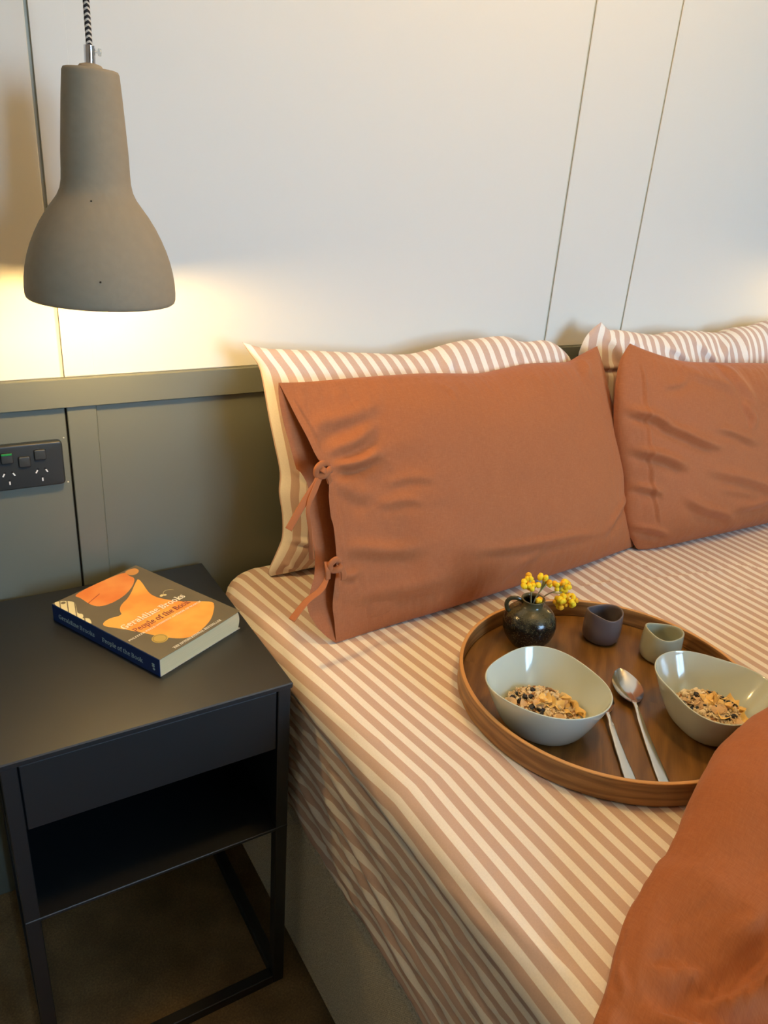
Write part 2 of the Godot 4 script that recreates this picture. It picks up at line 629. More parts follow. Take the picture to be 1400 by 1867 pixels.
const SHEET_W := [ # ridges on the sheet, in the cloth's own u (across) and v (along): u0 v0 u1 v1 width height
	0.395, 0.42, 0.445, 0.56, 0.006, 0.0022, 0.40, 0.50, 0.375, 0.70, 0.006, 0.002, 0.37, 0.52, 0.34, 0.78, 0.007, 0.0026,
	0.33, 0.44, 0.30, 0.66, 0.007, 0.006, 0.29, 0.40, 0.25, 0.62, 0.006, 0.006, 0.27, 0.46, 0.22, 0.80, 0.007, 0.007,
	0.24, 0.50, 0.19, 0.72, 0.006, 0.006, 0.22, 0.58, 0.17, 0.86, 0.006, 0.006, 0.36, 0.66, 0.31, 0.98, 0.007, 0.0026,
	0.41, 0.74, 0.44, 0.93, 0.007, 0.0045, 0.38, 0.70, 0.41, 0.86, 0.006, 0.002, 0.31, 0.72, 0.26, 1.0, 0.008, 0.006,
	0.35, 0.34, 0.31, 0.48, 0.005, 0.004, 0.33, 0.25, 0.27, 0.42, 0.006, 0.005, 0.38, 0.10, 0.40, 0.32, 0.005, 0.003,
	0.42, 0.06, 0.385, 0.11, 0.004, 0.003, 0.43, 0.04, 0.38, 0.07, 0.004, 0.003, 0.25, 0.30, 0.21, 0.50, 0.007, 0.006,
	1.05, 0.36, 1.35, 0.42, 0.006, 0.002, 1.12, 0.30, 1.18, 0.36, 0.004, 0.0025, 1.20, 0.42, 1.42, 0.62, 0.006, 0.002,
	0.93, 0.33, 1.12, 0.36, 0.005, 0.002, 1.25, 0.48, 1.40, 0.50, 0.005, 0.002, 1.28, 0.36, 1.5, 0.55, 0.006, 0.0022]


func sheet_mesh(origin: Vector3) -> ArrayMesh:
	var x0 := 0.398
	var x1 := 1.982
	var z0 := 0.014
	var z1 := 2.046
	var rc := 0.075
	var W := PackedFloat32Array(SHEET_W)
	# outline samples: which corner-rounded edge they lie on, dense where the photograph looks
	var cx := [x0 + rc, x1 - rc]
	var cz := [z0 + rc, z1 - rc]
	var kind := []  # [edge or corner, parameter]
	var zs := []
	var z := 0.0
	while z < 1.0:
		zs.append(z)
		z += 0.0032 if z < 0.52 else 0.03
	for k in zs.size():  # left edge from the foot to the head
		kind.append([0, 1.0 - zs[k]] if false else [0, zs[zs.size() - 1 - k]])
	for k in 12:
		kind.append([1, (k + 0.5) / 12.0])
	for k in 140:
		kind.append([2, (k + 0.5) / 140.0])
	for k in 8:
		kind.append([3, (k + 0.5) / 8.0])
	for k in 60:
		kind.append([4, (k + 0.5) / 60.0])
	for k in 6:
		kind.append([5, (k + 0.5) / 6.0])
	for k in 40:
		kind.append([6, (k + 0.5) / 40.0])
	for k in 6:
		kind.append([7, (k + 0.5) / 6.0])
	kind.append(kind[0])
	var nu := kind.size()
	# profile: distance along the cloth from the outer top edge (negative: down the side)
	var R := 0.038
	var prof := []  # [inset, y, arc]  arc < 0 on the side
	var drop := 0.255
	var quarter := R * PI / 2.0
	prof.append([0.030, BED_Y - drop - 0.006, -drop - 0.05])
	prof.append([0.012, BED_Y - drop - 0.010, -drop - 0.03])
	for k in 41:
		var d := (drop - R) * (1.0 - k / 40.0)
		prof.append([0.004 * cos(d / (drop - R) * PI / 2.0) if d > 0.0 else 0.0, BED_Y - R - d, -d])
	for k in range(1, 10):
		var a := PI / 2.0 * k / 9.0
		prof.append([R - R * cos(a), BED_Y - R + R * sin(a), R * a])
	var ins := R
	while ins < (x1 - x0) / 2.0:
		ins += 0.006 if ins < 0.5 else 0.012
		ins = minf(ins, (x1 - x0) / 2.0)
		prof.append([ins, BED_Y, quarter + ins - R])
	var nv := prof.size()
	var P := PackedVector3Array()
	var U := PackedVector2Array()
	var n1 := noise(61, 4.0, 2)
	var n2 := noise(62, 1.0, 3)
	var n3 := noise(63, 1.0, 2)
	for j in nv:
		var inset: float = prof[j][0]
		var y: float = prof[j][1]
		var arc: float = prof[j][2]
		var r := maxf(rc - inset, 0.0)
		var shift := maxf(inset - rc, 0.0)
		for i in nu:
			var e: int = kind[i][0]
			var t: float = kind[i][1]
			var lx: float = cx[0] + shift
			var hx: float = cx[1] - shift
			var lz: float = cz[0] + shift
			var hz: float = cz[1] - shift
			var p: Vector2
			var n: Vector2
			match e:
				0:
					p = Vector2(lx - r, lerpf(lz, hz, t))
					n = Vector2(-1, 0)
				1:
					n = Vector2(-cos(t * PI / 2), -sin(t * PI / 2))
					p = Vector2(lx, lz) + n * r
				2:
					p = Vector2(lerpf(lx, hx, t), lz - r)
					n = Vector2(0, -1)
				3:
					n = Vector2(sin(t * PI / 2), -cos(t * PI / 2))
					p = Vector2(hx, lz) + n * r
				4:
					p = Vector2(hx + r, lerpf(lz, hz, t))
					n = Vector2(1, 0)
				5:
					n = Vector2(cos(t * PI / 2), sin(t * PI / 2))
					p = Vector2(hx, hz) + n * r
				6:
					p = Vector2(lerpf(hx, lx, t), hz + r)
					n = Vector2(0, 1)
				_:
					n = Vector2(-sin(t * PI / 2), cos(t * PI / 2))
					p = Vector2(lx, hz) + n * r
			# cloth coordinates
			var over := maxf(quarter - arc, 0.0) if inset < R + 0.0001 else 0.0  # cloth beyond the flat top
			var flat := maxf(R - inset, 0.0)
			var u := p.x - n.x * flat + n.x * over
			var v := p.y - n.y * flat + n.y * over
			var side := clampf(over / 0.12, 0.0, 1.0)
			# displacement along the outward direction
			var tilt := clampf(over / quarter, 0.0, 1.0) * PI / 2.0
			var nor := Vector3(n.x * sin(tilt), cos(tilt), n.y * sin(tilt))
			var h := 0.0012 * n1.get_noise_2d(u, v)
			h += wrinkles(u, v, W) * lerpf(1.0, 0.5, side)
			var slack := 0.0
			if side > 0.0:
				# diagonal pulls down the side, running from the head end down towards the foot
				var q := n2.get_noise_2d((v * 0.28 + u) * 17.0, v * 2.2 + 3.0)
				var ridge := 1.0 - absf(q) * 2.2
				var q2 := n3.get_noise_2d((v * 0.22 + u) * 40.0, v * 4.0)
				h += side * (0.0021 * (ridge - 0.35) + 0.0016 * (1.0 - 3.0 * absf(q2)))
				slack = side * (0.0006 * q + 0.002 * n3.get_noise_2d(v * 6.0, u * 6.0))
				# uneven hem
				if j < 12:
					y = prof[j][1] + (0.012 * n2.get_noise_2d(v * 5.0, 9.0)) * (1.0 - j / 12.0)
			if nor.y > 0.9 and inset > 0.3:
				h = maxf(h, -0.002)
			P.append(Vector3(p.x, y, p.y) + nor * h - origin)
			var warp := 0.13 * maxf(0.0, 0.62 - v) * clampf((1.0 - u) / 0.3, 0.0, 1.0)
			U.append(Vector2((u + warp + slack - 0.4345) / (PITCH * 4.0), v / (PITCH * 4.0)))
	# close the middle line: the last ring has collapsed to a segment
	return grid(P, nu, nv, U, Vector3(0, 0.05, 0), true)


# ------------------------------------------------------------------ pillows
func along(c: PackedFloat32Array, f: float) -> Vector2:  # a polyline by its length
	var n := c.size() / 2
	var total := 0.0
	for i in n - 1:
		total += Vector2(c[i * 2 + 2] - c[i * 2], c[i * 2 + 3] - c[i * 2 + 1]).length()
	var want := f * total
	for i in n - 1:
		var a := Vector2(c[i * 2], c[i * 2 + 1])
		var b := Vector2(c[i * 2 + 2], c[i * 2 + 3])
		var l := a.distance_to(b)
		if want <= l or i == n - 2:
			var t := clampf(want / l, 0.0, 1.0)
			var p0 := Vector2(c[maxi(i * 2 - 2, 0)], c[maxi(i * 2 - 2, 0) + 1])
			var k := mini(i * 2 + 4, n * 2 - 2)
			return a.cubic_interpolate(b, p0, Vector2(c[k], c[k + 1]), t)
		want -= l
	return Vector2(c[n * 2 - 2], c[n * 2 - 1])


# One face of a pillow: bottom, top, left, right seams in the pillow's plane (metres), bulging by `depth` along its normal.
func pillow_face(B: Array, T: Array, L: Array, R: Array, depth: float, open_left: float, W: Array, tile: float, seed_: int, nu: int, nv: int, v_pow := 2.6, lump := 0.0, u_shift := 0.0, follow := 0.0, soft := 0.0035) -> ArrayMesh:
	var cb := PackedFloat32Array(B)
	var ct := PackedFloat32Array(T)
	var cl := PackedFloat32Array(L)
	var cr := PackedFloat32Array(R)
	var w := PackedFloat32Array(W)
	var nz := noise(seed_, 5.0, 3)
	var rip := noise(seed_ + 1, 1.0, 2)
	var P := PackedVector3Array()
	var U := PackedVector2Array()
	var bot := PackedVector2Array()
	var top := PackedVector2Array()
	for i in nu:
		bot.append(along(cb, float(i) / (nu - 1)))
		top.append(along(ct, float(i) / (nu - 1)))
	var sgn := signf(depth)
	for j in nv:
		var v := float(j) / (nv - 1)
		var l := along(cl, v)
		var r := along(cr, v)
		for i in nu:
			var u := float(i) / (nu - 1)
			var p := bot[i].lerp(top[i], v) + l.lerp(r, u) - bot[0].lerp(bot[nu - 1], u).lerp(top[0].lerp(top[nu - 1], u), v)
			var fu := pow(maxf(0.0, 1.0 - pow(absf(2.0 * u - 1.0), 2.8)), 0.62)
			var fv := pow(maxf(0.0, 1.0 - pow(absf(2.0 * v - 1.0), v_pow)), 0.62)
			var d := depth * fu * fv
			if open_left > 0.0 and u < 0.5:
				var fo := pow(maxf(0.0, 1.0 - pow(absf(2.0 * v - 1.0), 2.2)), 1.3)
				d = depth * lerpf(open_left * fo, fu * fv, smoothstep(0.0, 1.0, minf(u / 0.34, 1.0)))
			var inner := clampf(minf(minf(u, 1.0 - u), minf(v, 1.0 - v)) * 14.0, 0.0, 1.0)
			var h := soft * nz.get_noise_2d(p.x, p.y) * inner
			h += lump * nz.get_noise_2d(p.x * 0.45 + 9.0, p.y * 0.45) * inner
			# small gathers running in from the seams
			var near := exp(-minf(minf(v, 1.0 - v) * 9.0, minf(u, 1.0 - u) * 16.0))
			h += 0.0022 * near * rip.get_noise_2d(p.x * 60.0, p.y * 12.0) * inner
			if w.size():
				h += wrinkles(p.x, p.y, w) * clampf(inner * 2.0, 0.0, 1.0)
			P.append(Vector3(p.x, p.y, d + (h if sgn > 0.0 else -h * 0.5)))
			U.append(Vector2((p.x + u_shift - follow * l.x * (1.0 - u) * (1.0 - u)) / tile, p.y / tile))
	return grid(P, nu, nv, U, Vector3(0.35, 0.2, -sgn * 2.0))


func pillow_node(called: String, label: String, at: Vector3, ex: Vector3, ey: Vector3, group: String) -> Node3D:
	var o := thing(called, label, "pillow", at, 0.0, group)
	ex = ex.normalized()
	var en := ex.cross(ey).normalized()
	o.basis = Basis(ex, en.cross(ex), en)
	return o


func build_pillows() -> void:
	var tile := PITCH * 4.0
	# striped pillow behind the left rust one, leaning on the wall
	var wa := pillow_node("striped_pillow", "striped cream and pink-brown pillow nearest the bedside table, behind the rust pillow with ties", Vector3(0.475, 0.602, 0.085), Vector3(1, 0, -0.004), Vector3(0, 1, -0.02), "striped pillows leaning on the wall")
	var top := [-0.045, 0.410, -0.009, 0.399, 0.023, 0.396, 0.119, 0.387, 0.189, 0.381, 0.250, 0.376, 0.293, 0.381, 0.343, 0.391, 0.396, 0.396, 0.464, 0.398, 0.512, 0.386, 0.567, 0.386, 0.601, 0.375, 0.632, 0.354]
	var left := [0.002, 0.0, -0.002, 0.012, 0.012, 0.043, 0.023, 0.072, 0.023, 0.114, 0.017, 0.156, 0.018, 0.193, 0.008, 0.243, -0.002, 0.290, -0.013, 0.351, -0.020, 0.374, -0.035, 0.395, -0.045, 0.410]
	var right := [0.680, 0.0, 0.672, 0.08, 0.668, 0.18, 0.664, 0.28, 0.652, 0.33, 0.632, 0.354]
	var bot := [0.002, 0.0, 0.16, 0.004, 0.34, 0.002, 0.52, 0.003, 0.680, 0.0]
	var wr := [0.0, 0.345, 0.14, 0.333, 0.010, 0.006, 0.02, 0.072, 0.16, 0.058, 0.006, 0.008, 0.03, 0.27, 0.07, 0.24, 0.006, 0.004, 0.03, 0.21, 0.08, 0.17, 0.007, 0.005,
		0.25, 0.38, 0.28, 0.30, 0.008, 0.005, 0.33, 0.39, 0.30, 0.33, 0.008, 0.005, 0.10, 0.38, 0.15, 0.30, 0.008, 0.003, 0.46, 0.39, 0.50, 0.34, 0.008, 0.005, 0.02, 0.03, 0.05, 0.012, 0.006, 0.005]
	part("pillowcase_front", pillow_face(bot, top, left, right, 0.080, 0.0, wr, tile, 71, 170, 120, 2.4, 0.0, 0.0115, 1.0, 0.0022), M.stripe, wa)
	part("pillowcase_back", pillow_face(bot, top, left, right, -0.062, 0.0, [], tile, 72, 60, 40), M.stripe, wa)
	# the other striped pillow
	var wb := pillow_node("striped_pillow", "striped cream and pink-brown pillow furthest from the bedside table, behind the rust pillow without ties", Vector3(1.215, 0.602, 0.078), Vector3(1, 0, 0), Vector3(0, 1, -0.01), "striped pillows leaning on the wall")
	var topb := [-0.028, 0.416, -0.002, 0.400, 0.028, 0.398, 0.139, 0.384, 0.193, 0.389, 0.261, 0.388, 0.362, 0.380, 0.401, 0.390, 0.471, 0.393, 0.523, 0.403, 0.60, 0.40, 0.69, 0.405]
	var leftb := [-0.03, 0.0, -0.038, 0.08, -0.04, 0.18, -0.052, 0.28, -0.072, 0.345, -0.070, 0.375, -0.055, 0.398, -0.028, 0.416]
	var rightb := [0.67, 0.0, 0.655, 0.15, 0.66, 0.30, 0.69, 0.405]
	var botb := [-0.03, 0.0, 0.2, 0.003, 0.45, 0.002, 0.67, 0.0]
	var wrb := [-0.02, 0.40, 0.02, 0.32, 0.010, 0.008, -0.05, 0.335, 0.05, 0.328, 0.006, 0.006, 0.12, 0.38, 0.22, 0.32, 0.010, 0.006, 0.22, 0.39, 0.30, 0.31, 0.010, 0.007, 0.35, 0.38, 0.30, 0.33, 0.009, 0.007,
		0.40, 0.39, 0.36, 0.30, 0.010, 0.006, 0.02, 0.39, 0.10, 0.35, 0.008, 0.004]
	part("pillowcase_front", pillow_face(botb, topb, leftb, rightb, 0.080, 0.0, wrb, tile, 75, 170, 120, 2.4, 0.0, 0.0, 0.6, 0.003), M.stripe, wb)
	part("pillowcase_back", pillow_face(botb, topb, leftb, rightb, -0.060, 0.0, [], tile, 76, 60, 40), M.stripe, wb)

	# rust pillow with an open, tied end
	var a := pillow_node("rust_pillow", "rust cotton pillow whose open end is closed with knotted fabric ties", Vector3(0.486, 0.602, 0.316), Vector3(0.997, 0, -0.077), Vector3(-0.030, 0.924, -0.382), "rust pillows in front")
	var at := [-0.023, 0.399, 0.025, 0.396, 0.103, 0.395, 0.187, 0.393, 0.254, 0.390, 0.359, 0.381, 0.418, 0.384, 0.479, 0.388, 0.542, 0.386, 0.588, 0.384, 0.626, 0.394, 0.680, 0.408]
	var ar := [0.712, 0.0, 0.708, 0.036, 0.694, 0.074, 0.693, 0.118, 0.702, 0.156, 0.699, 0.196, 0.697, 0.259, 0.690, 0.309, 0.686, 0.362, 0.680, 0.408]
	var ab := [0.0, 0.0, 0.058, 0.0, 0.129, -0.001, 0.202, -0.002, 0.403, -0.002, 0.532, -0.003, 0.638, -0.001, 0.712, 0.0]
	var alf := [0.0, 0.0, 0.0, 0.032, -0.001, 0.062, 0.009, 0.108, 0.013, 0.133, 0.015, 0.178, 0.013, 0.192, 0.015, 0.221, 0.019, 0.240, 0.019, 0.262, 0.008, 0.285, 0.0, 0.316, -0.009, 0.347, -0.018, 0.383, -0.023, 0.399]
	var alb := [0.0, 0.0, -0.015, 0.015, -0.028, 0.036, -0.036, 0.060, -0.033, 0.073, -0.023, 0.092, -0.015, 0.106, -0.008, 0.131, -0.006, 0.141, -0.006, 0.168, -0.003, 0.197, 0.001, 0.227, 0.0, 0.247, -0.008, 0.265, -0.014, 0.271, -0.019, 0.308, -0.024, 0.340, -0.026, 0.378, -0.023, 0.399]
	var aw := [0.026, 0.262, 0.118, 0.273, 0.009, 0.011, 0.020, 0.279, 0.125, 0.322, 0.012, 0.0065, 0.0, 0.320, 0.140, 0.355, 0.014, 0.0050, 0.012, 0.140, 0.176, 0.113, 0.013, 0.007, 0.22, 0.096, 0.58, 0.056, 0.009, 0.006,
		0.022, 0.245, 0.095, 0.205, 0.012, 0.004, 0.567, 0.055, 0.695, 0.112, 0.010, 0.007, 0.012, 0.060, 0.22, 0.058, 0.014, 0.005, 0.012, 0.096, 0.055, 0.103, 0.008, 0.005,
		0.10, 0.232, 0.20, 0.222, 0.009, 0.003, 0.30, 0.02, 0.42, 0.075, 0.010, 0.004, 0.25, 0.37, 0.262, 0.34, 0.006, 0.003, 0.62, 0.39, 0.60, 0.34, 0.010, 0.005, 0.09, 0.20, 0.17, 0.19, 0.008, 0.003,
		0.0075, 0.03, 0.0135, 0.11, 0.0032, 0.0022, 0.0260, 0.13, 0.0260, 0.25, 0.0032, 0.0022, 0.022, 0.275, -0.010, 0.385, 0.0032, 0.0022]
	part("pillowcase_front", pillow_face(ab, at, alf, ar, 0.072, 0.34, aw, 1.0, 81, 260, 140, 3.0), M.rust, a)
	part("pillowcase_back", pillow_face(ab, at, alb, ar, -0.052, 0.16, [], 1.0, 82, 80, 50), M.rust, a)
	part("pillow_insert", pillow_face([0.045, 0.012, 0.40, 0.008, 0.69, 0.012], [0.03, 0.385, 0.35, 0.372, 0.66, 0.385], [0.045, 0.012, 0.05, 0.2, 0.03, 0.385], [0.69, 0.012, 0.68, 0.2, 0.66, 0.385], 0.035, 0.0, [], 1.0, 83, 30, 20), M.rust, a)
	var seam: Array = []
	for k in 9:
		var f := 0.02 + 0.33 * k / 8.0
		seam.append(Vector3(lerpf(0.028, 0.034, f) - 0.02 * f + (0.012 if k > 2 and k < 6 else 0.0) * 0.5, f * 1.0, 0.020 + 0.03 * sin(f / 0.4 * PI)))
	# ties: two strips from the upper knot, one from the lower
	var z1 := 0.034
	var tie := part("tie", sweep([Vector3(0.006, 0.266, z1), Vector3(-0.012, 0.246, z1 + 0.006), Vector3(-0.034, 0.222, z1 + 0.002), Vector3(-0.060, 0.188, z1 - 0.008)], [0.0042, 0.0048, 0.0052, 0.0052], [0.0009], Vector3(0, 0, 1), 12, 10, 0.5), M.rust, a)
	part("knot", join([sweep([Vector3(0.018, 0.266, z1), Vector3(0.006, 0.273, z1 + 0.007), Vector3(-0.006, 0.268, z1 + 0.008), Vector3(-0.006, 0.258, z1 + 0.004), Vector3(0.004, 0.256, z1 + 0.009), Vector3(0.012, 0.263, z1 + 0.011), Vector3(0.020, 0.262, z1 + 0.002)], [0.0050], [0.0032], Vector3(0, 0, 1), 12, 8),
		sweep([Vector3(-0.004, 0.270, z1 + 0.004), Vector3(0.004, 0.262, z1 + 0.011), Vector3(0.012, 0.252, z1 + 0.004), Vector3(0.018, 0.244, z1 - 0.004)], [0.0045], [0.0022], Vector3(0, 0, 1), 12, 8)]), M.rust, tie)
	part("tie", sweep([Vector3(0.002, 0.258, z1 + 0.004), Vector3(-0.016, 0.238, z1 + 0.008), Vector3(-0.030, 0.214, z1 + 0.006), Vector3(-0.030, 0.180, z1), Vector3(-0.030, 0.138, z1 - 0.01)], [0.0040, 0.0046, 0.0034, 0.0030, 0.0046], [0.0009], Vector3(0.2, 0, 1), 12, 10, 1.2), M.rust, a)
	var z2 := 0.030
	var tie2 := part("tie", sweep([Vector3(-0.004, 0.122, z2 - 0.004), Vector3(-0.014, 0.104, z2 - 0.002), Vector3(-0.030, 0.092, z2 + 0.004), Vector3(-0.056, 0.082, z2 + 0.006), Vector3(-0.084, 0.062, z2 + 0.006)], [0.0036, 0.0040, 0.0048, 0.0052, 0.0056], [0.0009], Vector3(0, 0.5, 1), 12, 10, 0.6), M.rust, a)
	part("knot", join([sweep([Vector3(0.012, 0.124, z2), Vector3(0.003, 0.131, z2 + 0.007), Vector3(-0.007, 0.126, z2 + 0.006), Vector3(-0.005, 0.117, z2 + 0.003), Vector3(0.004, 0.116, z2 + 0.008), Vector3(0.011, 0.120, z2 + 0.006)], [0.0048], [0.0032], Vector3(0, 0, 1), 12, 8),
		sweep([Vector3(-0.010, 0.130, z2), Vector3(-0.012, 0.118, z2 + 0.004), Vector3(-0.011, 0.104, z2 - 0.002)], [0.0042], [0.0016], Vector3(0, 0, 1), 12, 8),
		sweep([Vector3(0.006, 0.122, z2 + 0.006), Vector3(0.012, 0.110, z2 + 0.006), Vector3(0.013, 0.098, z2 + 0.001)], [0.0046], [0.0016], Vector3(0, 0, 1), 12, 8)]), M.rust, tie2)

	# second rust pillow
	var b := pillow_node("rust_pillow", "creased rust cotton pillow with a side seam, on the right and free of ties", Vector3(1.197, 0.602, 0.275), Vector3(1, 0, 0.028), Vector3(0.007, 0.963, -0.268), "rust pillows in front")
	var bt := [-0.023, 0.408, 0.012, 0.396, 0.078, 0.377, 0.138, 0.366, 0.267, 0.357, 0.330, 0.354, 0.394, 0.350, 0.50, 0.352, 0.60, 0.362, 0.68, 0.385]
	var bl := [0.0, -0.001, -0.014, 0.011, -0.042, 0.067, -0.046, 0.135, -0.061, 0.204, -0.067, 0.246, -0.066, 0.289, -0.061, 0.336, -0.051, 0.374, -0.033, 0.398, -0.023, 0.408]
	var bb := [0.0, -0.001, 0.028, -0.004, 0.092, -0.004, 0.181, -0.003, 0.410, -0.004, 0.55, -0.003, 0.70, 0.0]
	var br := [0.70, 0.0, 0.69, 0.12, 0.685, 0.25, 0.68, 0.385]
	var bw := [-0.057, 0.292, 0.045, 0.245, 0.010, 0.011, -0.008, 0.258, 0.170, 0.190, 0.010, 0.010, -0.053, 0.216, 0.085, 0.160, 0.010, 0.011, 0.135, 0.237, 0.280, 0.191, 0.009, 0.006,
		0.195, 0.40, 0.272, 0.255, 0.013, 0.007, 0.070, 0.368, 0.240, 0.292, 0.014, 0.006, 0.103, 0.165, 0.415, 0.056, 0.012, 0.009, 0.055, 0.108, 0.230, 0.030, 0.011, 0.009,
		0.204, 0.058, 0.43, 0.075, 0.012, 0.009, -0.053, 0.060, 0.06, 0.026, 0.008, 0.008, 0.02, 0.32, 0.10, 0.335, 0.008, 0.004, 0.24, 0.29, 0.26, 0.22, 0.010, 0.007, 0.15, 0.11, 0.33, 0.075, 0.010, 0.005,
		-0.05, 0.14, 0.03, 0.115, 0.008, 0.008, -0.012, 0.385, -0.014, 0.25, 0.0035, 0.0030, -0.014, 0.28, -0.008, 0.17, 0.0035, 0.0030, -0.010, 0.20, 0.004, 0.11, 0.0035, 0.0030, 0.000, 0.135, 0.024, 0.045, 0.0035, 0.0030]
	part("pillowcase_front", pillow_face(bb, bt, bl, br, 0.070, 0.0, bw, 1.0, 85, 240, 140, 2.8), M.rust, b)
	part("pillowcase_back", pillow_face(bb, bt, bl, br, -0.052, 0.0, [], 1.0, 86, 60, 40), M.rust, b)


# ------------------------------------------------------------------ doona
func build_doona() -> void:
	var o := thing("doona", "rust cotton doona pushed back in a thick roll over the lower half of the bed", "duvet", Vector3(1.19, BED_Y, 1.2))
	# crest line of the roll, world x y z, from the left edge of the bed to the right
	var crest := [Vector3(0.372, 0.604, 0.985), Vector3(0.390, 0.614, 0.962), Vector3(0.411, 0.625, 0.943), Vector3(0.438, 0.630, 0.930), Vector3(0.479, 0.640, 0.907), Vector3(0.521, 0.650, 0.888), Vector3(0.564, 0.668, 0.879), Vector3(0.592, 0.675, 0.875), Vector3(0.637, 0.695, 0.861),
		Vector3(0.682, 0.718, 0.848), Vector3(0.725, 0.725, 0.834), Vector3(0.765, 0.730, 0.825), Vector3(0.88, 0.735, 0.812), Vector3(1.05, 0.740, 0.82), Vector3(1.3, 0.745, 0.82), Vector3(1.6, 0.745, 0.81), Vector3(1.85, 0.735, 0.82), Vector3(1.96, 0.70, 0.84), Vector3(2.02, 0.60, 0.88)]
	var C := smooth_path(crest, 9)
	var nz := noise(91, 3.2, 3)
	var nf := noise(92, 9.0, 3)
	var W := PackedFloat32Array([0.46, 0.975, 0.60, 1.02, 0.010, 0.012, 0.44, 0.955, 0.50, 1.04, 0.010, 0.012, 0.52, 1.00, 0.64, 0.985, 0.010, 0.009, 0.47, 0.93, 0.51, 0.97, 0.007, 0.006, 0.50, 0.92, 0.56, 0.935, 0.004, 0.003,
		0.53, 0.955, 0.58, 0.96, 0.006, 0.005, 0.60, 1.0, 0.74, 1.03, 0.012, 0.008, 0.58, 1.05, 0.66, 1.10, 0.012, 0.009, 0.44, 0.94, 0.46, 0.905, 0.004, 0.004])
	var rows := 90
	var n := C.size()
	var P := PackedVector3Array()
	var U := PackedVector2Array()
	for i in n:
		var t := (C[mini(i + 1, n - 1)] - C[maxi(i - 1, 0)])
		t.y = 0.0
		t = t.normalized()
		var inw := Vector3(-t.z, 0, t.x)  # towards the foot of the bed
		inw = inw.lerp(Vector3(0, 0, 1), 0.6).normalized()
		var r := (C[i].y - BED_Y) / 0.97
		var low := BED_Y
		if r < 0.03:
			low = C[i].y - 0.03
			r = 0.03
		var edge := C[i] - inw * (0.29 * r)
		for j in rows:
			var f := float(j) / (rows - 1)
			var a := 0.0
			var y := 0.0
			if j < 26:
				var q := lerpf(-1.05, PI / 2.0, j / 25.0)
				a = r * (1.0 - cos(q))
				y = low + 0.5 * r + 0.5 * r * sin(q) * (1.0 if q < 0.0 else 1.0)
				if q < 0.0:
					y = low + 0.5 * r + 0.57 * r * sin(q)
			else:
				var g := (j - 25.0) / (rows - 26.0)
				a = r + g * g * 0.35 + g * 0.55
				y = low + r + 0.035 * (1.0 - exp(-g * 3.0))
				if g > 0.93:
					y = lerpf(y, BED_Y + 0.01, pow((g - 0.93) / 0.07, 2.0))
			var p := Vector3(edge.x, y, edge.z) + inw * a
			var grow := clampf((j - 12.0) / 16.0, 0.0, 1.0)
			p.y += grow * (0.012 * nz.get_noise_2d(p.x, p.z) + 0.003 * nf.get_noise_2d(p.x, p.z) + 1.6 * wrinkles(p.x, p.z, W))
			if j < 26:
				p += Vector3(0, 0.5, -0.5) * 0.004 * nf.get_noise_2d(p.x * 1.5, f * 2.0)
			p.y = maxf(p.y, minf(low, BED_Y) - 0.002)
			P.append(p - o.position)
			U.append(Vector2(p.x, a))
	part("cover", grid(P, rows, n, U, Vector3(0, -3, 0.3)), M.rust, o)


# ------------------------------------------------------------------ bedside table
func build_bedside_table() -> void:
	var o := thing("bedside_table", "black metal bedside table with one drawer and an open shelf, beside the bed", "bedside table", Vector3(0.195, 0, 0.202))
	var x0 := -0.185
	var x1 := 0.185
	var z0 := -0.192
	var z1 := 0.190
	part("table_top", box(Vector3(x0, 0.604, z0), Vector3(x1, 0.613, z1), 0.0016), M.black_metal, o)
	var lw := 0.0185
	for s in [[x0 + 0.002, z1 - 0.004 - lw], [x1 - 0.002 - lw, z1 - 0.004 - lw], [x0 + 0.002, z0 + 0.004], [x1 - 0.002 - lw, z0 + 0.004]]:
		part("leg", box(Vector3(s[0], 0, s[1]), Vector3(s[0] + lw, 0.604, s[1] + lw), 0.001), M.black_metal, o)
	for x in [x0 + 0.002, x1 - 0.002 - lw]:
		part("foot_rail", box(Vector3(x, 0.0, z0 + 0.004 + lw), Vector3(x + lw, 0.0185, z1 - 0.004 - lw), 0.001), M.black_metal, o)
		part("side_panel", box(Vector3(x + 0.006, 0.352, z0 + 0.004 + lw), Vector3(x + 0.010, 0.604, z1 - 0.004 - lw), 0.0008), M.black_metal, o)
	for z in [z0 + 0.004, z1 - 0.004 - lw]:
		part("foot_rail", box(Vector3(x0 + 0.002 + lw, 0.0, z), Vector3(x1 - 0.002 - lw, 0.0185, z + lw), 0.001), M.black_metal, o)
	part("back_panel", box(Vector3(x0 + 0.0205, 0.352, z0 + 0.006), Vector3(x1 - 0.0205, 0.604, z0 + 0.010), 0.0008), M.black_metal, o)
	part("shelf", box(Vector3(x0 + 0.002, 0.346, z0 + 0.004), Vector3(x1 - 0.002, 0.3515, z1 - 0.003), 0.001), M.black_metal, o)
	var d := part("drawer", box(Vector3(x0 + 0.022, 0.5005, z1 - 0.011), Vector3(x1 - 0.022, 0.6000, z1 - 0.006), 0.001), M.black_metal, o)
	part("drawer_box", box(Vector3(x0 + 0.030, 0.502, z0 + 0.03), Vector3(x1 - 0.030, 0.585, z1 - 0.0115), 0.001), M.black_inside, d)


